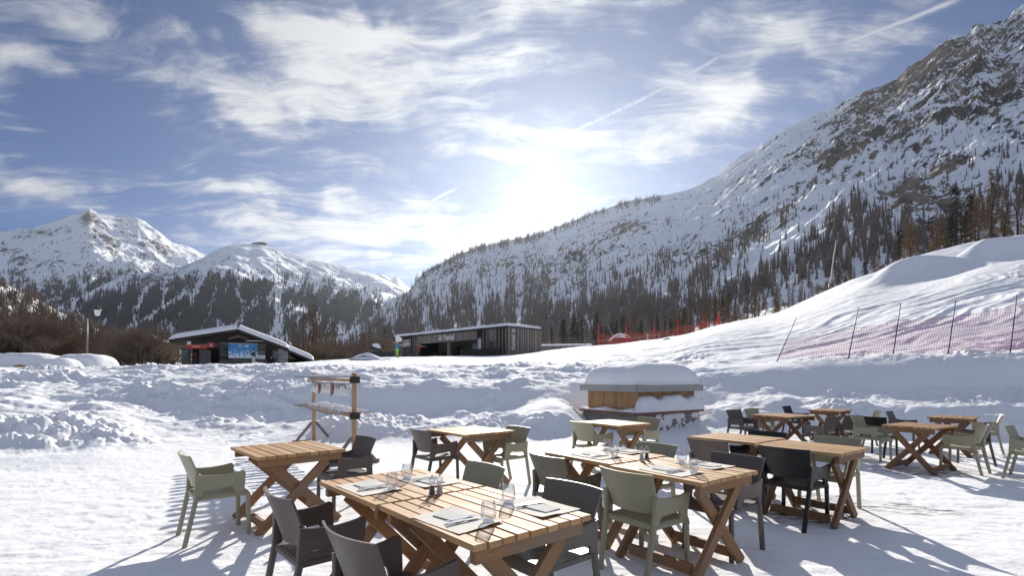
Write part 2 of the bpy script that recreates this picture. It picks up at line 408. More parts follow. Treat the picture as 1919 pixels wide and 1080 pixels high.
def ground_h(x, y, detail=True):
    x = np.asarray(x, float); y = np.asarray(y, float)
    z = ground_base(x, y)
    px = CX+F*x/np.maximum(y, 1)
    right0 = sst(px, 1280, 1420)
    far = sst(y, 20-2.2*right0, 34-12.5*right0)
    onb = sst(z, 0.01, 0.25)
    left = 1-sst(px, 480, 700)
    right = sst(px, 1280, 1420)
    # ploughed rubble near, smoother far
    lump = 0.62-worley(x*1.5+fbm(x*2, y*2, 2, 9)*.4, y*1.5, 1)
    lump2 = 0.55-worley(x*3.6+fbm(x*3, y*3, 2, 19)*.5, y*3.6, 2)
    lump3 = 0.5-worley(x*8.0, y*8.0, 4)
    f1 = fbm(x*.55, y*.55, 5, 20)
    patch = sst(fbm(x*.35, y*.35, 3, 77), -0.25, 0.45)
    patch = np.clip(patch*(.25+1.5*sst(fbm(x*.19+4, y*.27, 3, 88), -.25, .3)), 0, 1.3)
    wall = right*sst(z, 0.95, 1.2)*(1-sst(z, 1.9, 2.1))
    wallm = (1-left)*(1-right)*sst(z, 0.45, 0.6)*(1-sst(z, 1.1, 1.25))
    amp = onb*(1-far)*(1-0.78*wall)*(1-0.65*wallm)
    z = z+amp*(0.21*np.clip(lump, -.2, .34)*(.35+.9*patch)+0.125*np.clip(lump2, -.2, .35)*(.12+1.1*patch)+0.055*np.clip(lump3, -.2, .5)*(.15+patch)+0.17*f1)
    z = z+onb*(1-far)*left*0.16*fbm(x*.25, y*.4, 4, 31)
    # terrace: trampled surface, sinking slightly to the right
    z = z-0.06*sst(x, 3.9, 5.2)*(1-onb)
    near = 1-onb
    z = z+near*(0.012*fbm(x*1.0, y*1.0, 4, 40)+0.006*fbm(x*5, y*5, 3, 44))
    fp = sst(.34-worley(x*2.3+fbm(x*.7, y*.7, 2, 61), y*3.1, 62), 0, .2)*sst(fbm(x*.5, y*.5, 3, 63), -.25, .3)
    z = z-near*.008*fp+near*.0035*sst(fbm(x*2.2, y*6.5, 4, 64), .0, .5)
    z = z+near*sst(y, 7, 10.5)*(0.03*np.clip(lump2, -.1, .6)*patch)
    # ski slope: shallow tracks running across the slope
    a = x*.90+y*.44; b = -x*.44+y*.90
    trk = ridged(a/30+fbm(x/18, y/18, 2, 50)*.12, b/1.7+fbm(x/14, y/14, 3, 51)*1.1, 3, 52)
    z = z+sst(y, 17, 26)*sst(px, 900, 1300)*(0.26*(trk-.55)*(.5+.6*(1-sst(y, 32, 50)))+0.035*fbm(x/2.4, y/2.4, 4, 55))*(1-.6*sst(y, 45, 70))
    for (hp, hd, A, wl, wr, df, db_) in ((1690, 61, 3.0, 60, 130, 3.4, 7), (1765, 57, .8, 90, 120, 3.0, 8), (1855, 68, 4.3, 75, 260, 4.0, 8)):
        uu = (px-hp); uu = np.where(uu < 0, uu/wl, uu/wr); vv = y-hd; vv = np.where(vv < 0, vv/df, vv/db_)
        z = z+A*np.exp(-(uu*uu+vv*vv))
    z = z+far*(0.05*fbm(x/1.6, y/1.6, 4, 58)*sst(130-y, 0, 60)+0.30*fbm(x/11, y/11, 3, 60)*sst(y, 30, 60)*0.6)
    return z
def build_ground():
    rows = [1.15]
    while rows[-1] < 900:
        d = rows[-1]
        if d < 3.5: s = d*d/1387*4.5
        elif d < 9.5: s = max(d*d/1387*1.5, .02)
        elif d < 21: s = 0.055
        else: s = d*0.0065
        rows.append(d+min(s, 9.0))
    rows = np.array(rows)
    pxs = np.concatenate([np.arange(-700, -60, 8.0), np.arange(-60, 1980, 2.1), np.arange(1980, 2660, 8.0)])
    D, PX = np.meshgrid(rows, pxs, indexing='ij')
    X = (PX-CX)/F*D
    Z = ground_h(X, D)
    nr, nc = D.shape
    co = np.stack([X, D, Z], -1).reshape(-1, 3)
    fc = grid_faces(nr, nc)
    # the terrace behind and beside the viewer
    n0 = len(co)
    xl, xr = X[0, 0], X[0, -1]
    ext = np.array([(xl, 1.15, 0), (xr, 1.15, 0), (X[-1, -1], 900, 70), (X[-1, 0], 900, 34), (-400, -60, 0), (400, -60, 0), (-2200, 900, 30), (2200, 900, 70)], float)
    co = np.concatenate([co, ext])
    f2 = np.array([(n0+4, n0+5, n0+1, n0), (n0+4, n0, n0+3, n0+6), (n0+1, n0+5, n0+7, n0+2)])
    me = mesh_np('snow_ground', co, np.concatenate([fc, f2]), M['snow'])
    return tag(link(bpy.data.objects.new('snow_ground', me)), kind='structure')
build_ground()
def gz(x, y): return float(ground_h(np.array([x]), np.array([y]))[0])
def gpt(px, d):
    x = (px-CX)/F*d
    return Vector((x, d, gz(x, d)))

# ------------------------------------------------------------------ mountains
M['rock_near'] = mountain_material('snowy_rock_slope', (0.050, 0.046, 0.044), (0.25, 0.195, 0.145), 0.055)
M['rock_far'] = mountain_material('snowy_far_slope', (0.06, 0.06, 0.065), (0.15, 0.14, 0.135), 0.022)
M['rock_low'] = mountain_material('snowy_valley_side', (0.07, 0.05, 0.038), (0.13, 0.10, 0.075), 0.16)

class Mountain:
    def __init__(self, name, ridge, base, step, nrow, prof, noise, rockf, material, back=0.45):
        px = np.arange(ridge[0][0], ridge[-1][0]+.1, step)
        r = np.array(ridge, float); b = np.array(base, float)
        yr = np.interp(px, r[:, 0], r[:, 1]); dr = np.interp(px, r[:, 0], r[:, 2])
        dr = np.convolve(np.pad(dr, 20, mode='edge'), np.ones(41)/41, 'valid')
        yb = np.interp(px, b[:, 0], b[:, 1]); db = np.interp(px, b[:, 0], b[:, 2])
        t = np.concatenate([np.linspace(0, 1, nrow), 1+np.linspace(0.02, 1, 26)*back])
        T, _ = np.meshgrid(t, px, indexing='ij'); PX = np.broadcast_to(px, T.shape)
        self.t, self.px = t, px
        zr = EYE+(HZ-yr)/F*dr; zb = EYE+(HZ-yb)/F*db
        D = db+(dr-db)*T
        tt = np.minimum(T, 1)
        Z = zb+(zr-zb)*prof(tt, PX)
        ov = np.maximum(T-1, 0)
        Z = Z-(zr-zb)*(ov*0.9+ov*ov*.5)
        X = (PX-CX)/F*D
        Z = Z+noise(X, D, Z, tt, PX, ov)
        self.X, self.D, self.Z, self.T, self.PX = X, D, Z, T, PX
        # screen height of every vertex (to lay out rock bands and woods where they grow)
        self.Y = HZ-(Z-EYE)/D*F
        gy, gx = np.gradient(Z)
        dyd = np.gradient(D, axis=0); dxx = np.gradient(X, axis=1)
        sl = np.hypot(gy/np.maximum(np.abs(dyd), .1), gx/np.maximum(np.abs(dxx), .1))
        rock = rockf(X, D, Z, tt, PX, self.Y, sl)
        me = mesh_np(name, np.stack([X, D, Z], -1).reshape(-1, 3), grid_faces(*T.shape), material, attrs={'rock': rock})
        self.o = tag(link(bpy.data.objects.new(name, me)), kind='structure')
    def scatter(self, n, dens, seed, ymax=None):
        """surface points drawn by density per unit of visible area"""
        g = np.random.default_rng(seed)
        nr = int((self.T[:, 0] <= 1.0).sum())
        Y = self.Y[:nr]; vis = np.maximum(0, Y[:-1]-Y[1:])      # rows going up the slope
        top = np.minimum.accumulate(Y, axis=0)[:-1]
        w = np.where(Y[1:] < top+2, np.maximum(vis, 0.02), 0.0)*dens(self.PX[:nr], Y, self.X[:nr], self.D[:nr], self.T[:nr])[:-1]
        w = w[:, :-1].ravel(); w = np.maximum(w, 0)
        i = g.choice(len(w), n, p=w/w.sum())
        r, c = np.divmod(i, self.T.shape[1]-1)
        a, b = g.random(n), g.random(n)
        def lerp(A): return (A[r, c]*(1-a)+A[r+1, c]*a)*(1-b)+(A[r, c+1]*(1-a)+A[r+1, c+1]*a)*b
        return lerp(self.X), lerp(self.D), lerp(self.Z)

def blobs(PX, Y, lst):
    r = 0
    for (x, y, a, b, tilt, w) in lst:
        c, s = math.cos(R(tilt)), math.sin(R(tilt))
        dx, dy = PX-x, -(Y-y)
        u = (dx*c+dy*s)/a; v = (-dx*s+dy*c)/b
        r = r+w*np.exp(-(u*u+v*v))
    return r

def strata(X, Z, ang, la, lb, s, o=5):
    c, sn = math.cos(R(ang)), math.sin(R(ang))
    return fbm((X*c+Z*sn)/la, (-X*sn+Z*c)/lb, o, s)

# right-hand mountain with its long spur
ridge1 = [(430, 672, 700), (560, 652, 760), (640, 630, 820), (700, 592, 900), (730, 567, 950), (765, 547, 1000), (785, 522, 1040), (805, 506, 1060), (850, 481, 1120), (900, 463, 1180), (960, 450, 1230), (1000, 443, 1250), (1050, 424, 1270), (1100, 404, 1290), (1150, 386, 1290),
          (1200, 373, 1280), (1250, 369, 1260), (1290, 357, 1250), (1340, 331, 1240), (1400, 290, 1220), (1450, 256, 1200), (1500, 229, 1180), (1560, 203, 1160), (1600, 183, 1140), (1650, 166, 1130), (1680, 153, 1120), (1700, 131, 1110), (1722, 118, 1105), (1740, 101, 1100), (1765, 80, 1095), (1790, 72, 1090), (1812, 66, 1085), (1830, 48, 1080), (1845, 52, 1080), (1880, 46, 1070), (1900, 28, 1065), (1919, 14, 1060), (2100, -60, 1000), (2600, -160, 900)]
base1 = [(430, 690, 420), (700, 668, 400), (1000, 640, 330), (1200, 625, 300), (1400, 600, 260), (1600, 560, 230), (1919, 500, 200), (2600, 450, 180)]
def noise1(X, D, Z, t, PX, ov):
    hi = sst(PX, 1250, 1700)
    fade = np.sin(np.clip(t, 0, 1)*math.pi)**0.6*.85+0.15*(t < .999)
    g = (ridged(X/170+D/900, (D+Z*.6)/420, 5, 70)-0.55)*46*fade
    g = g*(1-sst(ov, 0, .2)*.3)
    led = strata(X, Z, 27, 130, 26, 80)*(8+15*hi)*np.clip(fade+.15, 0, 1)
    fine = fbm(X/26, (D+Z)/26, 5, 90)*(4+8*hi)*(0.45+.55*fade)
    crag = (ridged(X/38, (Z+D*.3)/38, 4, 97)-.5)*13*sst(PX, 1640, 1740)*sst(t, .55, .95)
    return g+led+fine+crag
ROCK1 = [(1700, 130, 90, 26, 35, .55), (1800, 110, 120, 50, 25, .45), (1620, 205, 70, 20, 30, .5), (1590, 270, 90, 26, 22, .42), (1560, 300, 40, 18, 15, .5), (1680, 245, 60, 14, 20, .4), (1780, 215, 110, 16, 10, .5), (1900, 245, 60, 30, 20, .4), (1750, 330, 60, 40, 40, .6), (1790, 390, 60, 40, 30, .6), (1860, 180, 60, 16, 10, .4), (1690, 370, 40, 40, 30, .45),
         (1180, 425, 50, 14, 10, .6), (1060, 500, 90, 26, 15, .45), (1150, 455, 60, 20, 20, .4), (930, 492, 60, 14, 5, .35), (1270, 470, 80, 16, 30, .3), (1330, 470, 100, 14, 30, .35), (1450, 400, 90, 18, 32, .32), (1350, 420, 80, 10, 25, .28), (840, 500, 40, 20, 10, .3), (1000, 540, 60, 20, 10, .3), (1400, 340, 60, 14, 25, .3), (1500, 290, 50, 14, 25, .3)]
def rock1(X, D, Z, t, PX, Y, sl):
    k = 0.215+0.10*sst(PX, 1400, 1800)*sst(t, .2, .6)+blobs(PX, Y, ROCK1)*0.62
    k = k+strata(X, Z, 27, 90, 16, 120)*.26+fbm(X/34, (D+Z)/34, 4, 125)*.12
    k = k+sst(sl, 1.05, 2.2)*.14
    smooth = blobs(PX, Y, [(1480, 470, 110, 26, 33, .5), (1330, 545, 90, 20, 35, .5), (1880, 320, 60, 40, 20, .25), (1560, 460, 70, 30, 40, .35), (1640, 330, 60, 30, 30, .15)])
    return k-smooth
mt1 = Mountain('mountain', ridge1, base1, 2.4, 400, lambda t, p: t**1.08, noise1, rock1, M['rock_near'])

# far range on the left
ridge3 = [(-500, 420, 4200), (-200, 440, 4200), (-60, 445, 4100), (0, 434, 4000), (35, 428, 4000), (60, 431, 4000), (100, 416, 4000), (135, 403, 4000), (152, 400, 4000), (167, 391, 4000), (182, 399, 4050), (215, 410, 4100), (245, 414, 4150), (258, 413, 4200), (275, 424, 4250), (300, 444, 4300), (320, 458, 4350), (340, 463, 4400), (360, 470, 4450), (385, 478, 4500), (420, 500, 4500), (520, 530, 4600), (640, 540, 4800), (690, 528, 4900), (715, 514, 5000), (732, 522, 5000), (745, 520, 5000), (762, 536, 5000), (800, 560, 5000), (900, 600, 5000)]
base3 = [(-500, 640, 1500), (0, 620, 1500), (200, 610, 1600), (400, 600, 1900), (900, 640, 2600)]
def noise3(X, D, Z, t, PX, ov):
    fade = np.sin(np.clip(t, 0, 1)*math.pi)**0.7
    a = X*.82+D*.57; b = -X*.57+D*.82
    g = (ridged(a/820, b/1700, 5, 140)-.55)*270*fade
    f = fbm(X/150, D/190, 5, 150)*26*(.3+.7*fade)
    sp = ridged(X/210, D/600, 4, 155)*40*sst(PX, 175, 230)*(1-sst(PX, 330, 420))*sst(t, .5, .85)
    return g+f+sp
def rock3(X, D, Z, t, PX, Y, sl):
    k = 0.05+fbm(X/260, Z/130, 5, 160)*.20+sst(sl, .75, 1.3)*.35
    k = k+blobs(PX, Y, [(170, 408, 26, 14, -30, .45), (60, 434, 60, 8, -5, .45), (200, 450, 30, 14, -40, .5), (300, 465, 50, 10, -20, .4), (140, 415, 50, 8, 20, .25), (90, 492, 60, 6, 0, .25), (10, 470, 50, 12, -20, .35), (720, 520, 30, 12, -20, .4), (230, 412, 30, 6, 0, .2)])
    return k
mt3 = Mountain('mountain', ridge3, base3, 2.4, 300, lambda t, p: t**1.25, noise3, rock3, M['rock_far'])

# wooded ski mountain in the middle distance
ridge2 = [(60, 640, 1500), (150, 560, 1700), (230, 515, 1900), (300, 506, 2100), (340, 500, 2250), (380, 484, 2350), (405, 470, 2400), (430, 460, 2450), (460, 457, 2450), (490, 459, 2450), (520, 466, 2450), (560, 478, 2500), (610, 492, 2550), (650, 502, 2600), (700, 515, 2650), (740, 533, 2700), (768, 546, 2700), (850, 600, 2700), (950, 640, 2700)]
base2 = [(60, 668, 700), (300, 665, 760), (600, 665, 900), (950, 665, 1000)]
def noise2(X, D, Z, t, PX, ov):
    fade = np.sin(np.clip(t, 0, 1)*math.pi)**0.7
    a = X*.86+D*.5; b = -X*.5+D*.86
    g = (ridged(a/520, b/900, 4, 170)-.55)*120*fade
    return g+fbm(X/120, D/160, 5, 180)*13*(.25+.75*fade)
def rock2(X, D, Z, t, PX, Y, sl):
    return 0.10+fbm(X/110, Z/90, 5, 190)*.2+sst(sl, .8, 1.4)*.2+blobs(PX, Y, [(420, 500, 40, 10, 5, .25), (280, 520, 60, 20, 0, .25)])
mt2 = Mountain('mountain', ridge2, base2, 2.2, 300, lambda t, p: t**1.12, noise2, rock2, M['rock_far'])

# near valley side on the far left
ridge4 = [(-700, 430, 420), (-300, 470, 380), (-60, 515, 350), (0, 528, 340), (60, 556, 330), (110, 585, 320), (160, 607, 310), (220, 632, 300), (300, 652, 290), (380, 668, 280)]
base4 = [(-700, 690, 130), (0, 690, 130), (380, 690, 150)]
def noise4(X, D, Z, t, PX, ov): return fbm(X/22, D/30, 5, 200)*5*np.sin(np.clip(t, 0, 1)*math.pi)**.6+fbm(X/7, D/9, 3, 205)*.8
def rock4(X, D, Z, t, PX, Y, sl): return .30+fbm(X/14, D/18, 5, 210)*.3
mt4 = Mountain('hillside', ridge4, base4, 3.0, 160, lambda t, p: t**1.0, noise4, rock4, M['rock_low'])


# ------------------------------------------------------------------ woods on the mountains
def bark(name, a, b2, sc):
    m, t, b = mat(name)
    pos = t.node('ShaderNodeNewGeometry')
    f = t.noise(pos.outputs['Position'], sc, 3, 0.6)
    f = t.m('ADD', t.m('MULTIPLY', f, 0.6), t.m('MULTIPLY', pos.outputs['Random Per Island'], 0.4))
    t.put(b.inputs['Base Color'], t.mix(f, a, b2))
    b.inputs['Roughness'].default_value = 0.95; b.inputs['Specular IOR Level'].default_value = 0.05
    return m
M['wood_brown'] = bark('winter_larch_wood', (0.125, 0.102, 0.090), (0.33, 0.275, 0.235), 0.2)
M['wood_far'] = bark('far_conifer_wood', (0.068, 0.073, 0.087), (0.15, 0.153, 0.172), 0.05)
M['bark'] = bark('bark', (0.035, 0.027, 0.022), (0.10, 0.078, 0.06), 3.0)
M['twig_larch'] = bark('larch_twigs', (0.11, 0.072, 0.042), (0.25, 0.165, 0.09), 0.9)
M['twig_spruce'] = bark('dark_needles', (0.022, 0.026, 0.018), (0.07, 0.066, 0.042), 0.9)
M['twig_brown'] = bark('brown_twigs', (0.095, 0.070, 0.054), (0.25, 0.185, 0.14), 1.2)

def wood(name, X, Y, Z, hmin, hmax, width, material, seed, tiers=8, fill=.95, alt=None):
    """one mesh: every tree a pair of crossed ragged spires"""
    g = np.random.default_rng(seed); n_ = len(X)
    H = g.uniform(hmin, hmax, n_)*g.uniform(.5, 1.12, n_); Wd = H*width*g.uniform(.7, 1.3, n_)
    rot = g.random(n_)*math.pi
    vs, fs = [], []
    k = 0
    if alt: k_ = np.clip((Z-alt[0])/(alt[1]-alt[0]), 0, 1); H = H*(1-.5*k_); Wd = Wd*(1-.35*k_)
    base = np.stack([X, Y, Z-0.8], -1)
    lean = g.normal(0, .02, (n_, 2))
    for p in range(2):
        ux, uy = np.cos(rot+p*math.pi/2), np.sin(rot+p*math.pi/2)
        for ti in range(tiers):
            z0 = 0.06+0.86*ti/tiers; z1 = min(1.0, z0+fill/tiers+.02)
            r = Wd*(1-z0)**0.85*g.uniform(.65, 1.25, n_)
            r2 = Wd*(1-z0)**0.85*g.uniform(.65, 1.25, n_)
            for (rr, zz) in ((-r, z0+g.uniform(-.02, .02, n_)), (r2, z0+g.uniform(-.02, .02, n_)), (0*r, np.full(n_, z1))):
                v = base.copy()
                v[:, 0] += ux*rr+lean[:, 0]*H*zz; v[:, 1] += uy*rr+lean[:, 1]*H*zz; v[:, 2] += zz*H+.8*0
                vs.append(v)
            i = np.arange(n_)
            fs.append(np.stack([k*n_+i, (k+1)*n_+i, (k+2)*n_+i], -1)); k += 3
    # trunk
    for p in range(2):
        ux, uy = np.cos(rot+p*math.pi/2), np.sin(rot+p*math.pi/2)
        for rr, zz in ((-.018*H, 0), (.018*H, 0), (0*H, .95)):
            v = base.copy(); v[:, 0] += ux*rr+lean[:, 0]*H*zz; v[:, 1] += uy*rr+lean[:, 1]*H*zz; v[:, 2] += zz*H; vs.append(v)
        i = np.arange(n_); fs.append(np.stack([k*n_+i, (k+1)*n_+i, (k+2)*n_+i], -1)); k += 3
    me = mesh_np(name, np.concatenate(vs), np.concatenate(fs), material, smooth=False)
    return tag(link(bpy.data.objects.new(name, me)), kind='stuff')

WOOD1 = [(720, 610, 90, 40, 30, 1.0), (800, 575, 90, 40, 20, .85), (900, 555, 90, 50, 15, .65), (1000, 560, 110, 55, 10, .6), (1100, 590, 120, 40, 5, .75), (1010, 600, 250, 30, 0, .9), (700, 640, 120, 40, 0, 1.0), (1190, 540, 60, 40, 40, .45), (1230, 590, 90, 22, 25, .7),
         (1000, 470, 60, 30, 12, .45), (860, 490, 50, 18, 20, .45), (940, 475, 70, 20, 10, .5), (1080, 470, 60, 26, 25, .35), (1230, 500, 60, 24, 40, .35),
         (1320, 510, 70, 12, 38, 1.1), (1385, 465, 70, 14, 38, 1.0), (1440, 425, 60, 16, 40, .8), (1345, 450, 90, 8, 35, .5), (1250, 560, 60, 12, 38, .8),
         (1560, 440, 36, 24, 50, .75), (1600, 395, 26, 20, 50, .55), (1640, 430, 30, 30, 40, .5), (1500, 490, 60, 22, 25, .6), (1420, 540, 80, 20, 25, .6), (1330, 575, 90, 16, 20, .65), (1560, 505, 60, 18, 30, .5), (1660, 475, 70, 18, 25, .5), (1780, 435, 90, 22, 20, .45), (1900, 385, 60, 30, 20, .4),
         (1610, 255, 70, 8, 18, .5), (1690, 225, 60, 8, 15, .4), (1560, 275, 30, 8, 30, .5), (1900, 160, 26, 24, 60, .8), (1480, 330, 60, 20, 30, .10), (1850, 300, 120, 60, 10, .05), (1400, 370, 120, 30, 30, .06), (1700, 320, 150, 60, 20, .04), (1290, 400, 60, 20, 20, .08)]
def dens1(PX, Y, X, D, T):
    g = sst(ridged(PX/34, Y/120, 3, 300), .42, .72)
    k = blobs(PX, Y, WOOD1)
    k = k*(.22+1.2*g)*(.6+.8*sst(fbm(PX/14, Y/20, 3, 305), -.3, .4))
    yr = np.interp(PX, [r[0] for r in ridge1], [r[1] for r in ridge1])
    near_ridge = np.exp(-((Y-yr-5)/7.0)**2)*sst(PX, 770, 820)*(1-sst(PX, 1200, 1270))
    rm = sst(fbm(PX/20, PX*0+3.3, 3, 309), -.35, .25)
    k = k+near_ridge*(1.3*np.interp(PX, [780, 830, 900, 1020, 1080, 1130, 1180, 1250], [.5, .8, 1.2, 1.3, .7, .55, .8, .25]))*(.35+rm)+0.005
    return np.where((PX > 440) & (PX < 2200), k, 0)
x1, y1, z1 = mt1.scatter(10800, dens1, 41)
near = CX+F*x1/y1
wood('mountain_wood', x1, y1, z1, 7.5, 14, .125, M['wood_brown'], 42, alt=(60, 260))

def dens_ridge(PX, Y, X, D, T):
    yr = np.interp(PX, [r[0] for r in ridge1], [r[1] for r in ridge1])
    rm = sst(fbm(PX/16, PX*0+3.3, 3, 309), -.4, .2)
    return np.exp(-((Y-yr-3)/7.0)**2)*np.interp(PX, [760, 800, 900, 1020, 1080, 1130, 1180, 1215, 1250], [0, .8, 1.3, 1.4, .7, .5, 1.0, .9, 0])*(.15+rm)
xr, yr_, zr_ = mt1.scatter(1300, dens_ridge, 71)
wood('ridge_wood', xr, yr_, zr_, 9, 16, .12, M['wood_brown'], 72)
WOOD2 = [(330, 590, 110, 50, 10, 1.2), (450, 560, 60, 40, 10, 1.3), (420, 610, 160, 50, 0, 1.5), (590, 590, 60, 40, -15, 1.2), (640, 570, 50, 26, -25, 1.0), (560, 540, 30, 26, 0, .9), (480, 530, 30, 12, 10, .9), (400, 520, 50, 10, 10, .55), (240, 590, 70, 40, 0, 1.2), (660, 610, 70, 40, 0, 1.2), (270, 555, 70, 14, 15, .5), (530, 520, 18, 8, 0, .6)]
def dens2(PX, Y, X, D, T):
    k = blobs(PX, Y, WOOD2)*sst(Y, 500, 535)
    g = sst(fbm(PX/20+Y/60, Y/46, 4, 320), -.28, .22)
    # pistes cut through the wood
    cut = 1-np.exp(-((PX-(523-(Y-500)*.03))/(7+np.maximum(0, Y-560)*.13))**2*1.0)
    c2 = 1-np.exp(-(((Y-(640-(PX-210)*.62)))/9.0)**2)*sst(PX, 200, 240)*(1-sst(PX, 330, 380))
    c3 = 1-np.exp(-(((PX-560)/26)**2+((Y-585)/12)**2))
    c4 = 1-np.exp(-(((Y-(520+(PX-440)*.05)))/7.0)**2)*sst(PX, 430, 450)*(1-sst(PX, 500, 520))
    return k*(.07+g)*np.clip(cut*c2*c3*c4, 0, 1)**2
x2, y2, z2 = mt2.scatter(19000, dens2, 43)
wood('ski_mountain_wood', x2, y2, z2, 12, 21, .16, M['wood_far'], 44, tiers=3, fill=1.5)

WOOD3 = [(200, 530, 80, 16, 5, .8), (120, 545, 70, 12, 5, .6), (260, 520, 50, 10, 0, .5), (60, 540, 60, 12, -20, .5), (30, 515, 16, 14, 0, .5), (180, 565, 120, 20, 0, 1.0)]
x3, y3, z3 = mt3.scatter(4500, lambda PX, Y, X, D, T: blobs(PX, Y, WOOD3)*(.1+sst(fbm(PX/16, Y/14, 4, 330), -.2, .25)), 45)
wood('far_range_wood', x3, y3, z3, 14, 24, .17, M['wood_far'], 46, tiers=3, fill=1.5)

# ------------------------------------------------------------------ single trees
def tube(vs, fs, pts, rads, sides=4):
    """append a tapered tube through pts"""
    n0 = len(vs)
    for i, (p, r) in enumerate(zip(pts, rads)):
        a = Vector(pts[max(0, i-1)]); b = Vector(pts[min(len(pts)-1, i+1)])
        d = (b-a).normalized()
        u = d.cross(Vector((0.31, 0.95, 0.05))).normalized(); w = d.cross(u)
        for s in range(sides):
            t = 2*math.pi*s/sides
            vs.append(tuple(Vector(p)+u*math.cos(t)*r+w*math.sin(t)*r))
    for i in range(len(pts)-1):
        for s in range(sides):
            a = n0+i*sides+s; b = n0+i*sides+(s+1) % sides
            fs.append((a, b, b+sides, a+sides))
def twig(vs, fs, p, d, L, w):
    d = Vector(d).normalized(); s = d.cross(Vector((random.uniform(-1, 1), random.uniform(-1, 1), random.uniform(-1, 1)))).normalized()
    p = Vector(p); n0 = len(vs)
    e = p+d*L+Vector((0, 0, -.05*L))
    vs += [tuple(p-s*w), tuple(p+s*w), tuple(e)]
    fs.append((n0, n0+1, n0+2))
def py_mesh(name, vs, fs, material, smooth=False):
    me = bpy.data.meshes.new(name); me.from_pydata(vs, [], fs); me.update()
    if smooth: me.polygons.foreach_set('use_smooth', [True]*len(me.polygons))
    me.materials.append(material); return me

def make_larch(seed, crown_mat, droop, width, dense):
    random.seed(seed)
    tv, tf, cv, cf = [], [], [], []
    pts = [(random.gauss(0, .004)*i, random.gauss(0, .004)*i, i/8) for i in range(9)]
    tube(tv, tf, pts, [0.016*(1-i/8.6)+.001 for i in range(9)], 5)
    nb = int(62*dense)
    for i in range(nb):
        z = 0.13+0.85*(i/nb)**0.95
        L = width*(1-z)**0.75*random.uniform(.55, 1.15)+.012
        a = random.random()*6.283
        d = Vector((math.cos(a), math.sin(a), -droop*random.uniform(.3, 1.2)+.3*z))
        p0 = Vector((0, 0, z)); tip = p0+d.normalized()*L
        tube(cv, cf, [tuple(p0), tuple(p0+d.normalized()*L*.5+Vector((0, 0, -.012))), tuple(tip+Vector((0, 0, L*.12)))], [.0035, .0025, .001], 3)
        for k in range(int(9*dense)+2):
            q = p0.lerp(tip, random.uniform(.12, 1.0))
            a2 = a+random.uniform(-1.5, 1.5)
            twig(cv, cf, q, (math.cos(a2), math.sin(a2), random.uniform(-.9, .35)), random.uniform(.018, .05), random.uniform(.0018, .0050))
    return py_mesh('trunk', tv, tf, M['bark'], True), py_mesh('crown', cv, cf, crown_mat)
def make_bare(seed, material, spread, up):
    random.seed(seed)
    tv, tf, cv, cf = [], [], [], []
    def grow(p, d, L, r, lev):
        mid = p+d*L*.5+Vector((random.gauss(0, .05), random.gauss(0, .05), 0))*L
        e = p+d*L
        if lev < 2: tube(tv, tf, [tuple(p), tuple(mid), tuple(e)], [r, r*.82, r*.62], 4)
        elif lev < 3: tube(cv, cf, [tuple(p), tuple(mid), tuple(e)], [r, r*.8, r*.5], 3)
        else:
            for k in range(3):
                twig(cv, cf, p.lerp(e, random.uniform(0, .6)), d+Vector((random.gauss(0, .45), random.gauss(0, .45), random.gauss(0, .35))), L*random.uniform(.7, 1.5), random.uniform(.0016, .0036))
            return
        nch = 5 if lev == 0 else (5 if lev == 1 else 5)
        for k in range(nch):
            a = random.random()*6.283
            nd = (d*up+Vector((math.cos(a), math.sin(a), random.uniform(-.1, .5)))*spread).normalized()
            grow(p.lerp(e, random.uniform(.35, 1.0)), nd, L*random.uniform(.55, .8), r*.5, lev+1)
    for s in range(3):
        a = random.random()*6.28
        grow(Vector((math.cos(a)*.02, math.sin(a)*.02, 0)), Vector((math.cos(a)*.16*s, math.sin(a)*.16*s, 1)).normalized(), .42, .014, 0)
    return py_mesh('trunk', tv, tf, M['bark'], True), py_mesh('crown', cv, cf, material)
LARCH = [make_larch(100+i, M['twig_larch'], .5, .22, 1.15) for i in range(4)]
SPRUCE = [make_larch(200+i, M['twig_spruce'], .75, .19, 1.7) for i in range(4)]
BARE = [make_bare(300+i, M['twig_brown'], .75, .9) for i in range(4)]

def plant(kind, meshes, px, d, h, label, group, idx, dx=0.0):
    p = gpt(px, d)
    hs = h
    t = empty(kind, (p.x, p.y, p.z-.15), random.random()*6.28, label, 'tree', group)
    t.scale = (hs*random.uniform(.9, 1.15),)*2+(hs,)
    tm, cm = meshes[idx % len(meshes)]
    link(bpy.data.objects.new('trunk', tm), t); link(bpy.data.objects.new('crown', cm), t)
    return t
g = np.random.default_rng(77)
def row(kind, meshes, n_, pxs, ds, hs, label, group, seed, pw=None):
    g = np.random.default_rng(seed)
    for i in range(n_):
        u = g.random()
        px = np.interp(u, np.linspace(0, 1, len(pxs)), pxs)+g.normal(0, 5)
        d = np.interp(px, pxs, ds)*g.uniform(.85, 1.25) if pxs[0] < pxs[-1] else ds[0]
        h = np.interp(px, pxs, hs)*g.uniform(.6, 1.12)
        plant(kind, meshes, px, float(d), float(h), label, group, int(g.integers(0, 9)))
row('larch_tree', LARCH, 56, [1240, 1330, 1450, 1560, 1650], [190, 175, 165, 150, 130], [13, 13, 12, 11, 11], 'golden brown bare larch at the foot of the right mountain above the snow slope', 'larches above the ski slope', 1)
row('larch_tree', LARCH, 34, [1640, 1720, 1800, 1919, 2000], [125, 118, 112, 108, 108], [14, 14, 13, 13, 12], 'brown bare larch on the skyline of the high snow slope at right', 'larches on the skyline at right', 2)
row('conifer_tree', SPRUCE, 20, [1560, 1660, 1780, 1919], [170, 140, 130, 125], [15, 15, 15, 15], 'dark conifer among brown larches behind the high snow slope', 'conifers behind the high snow slope', 3)
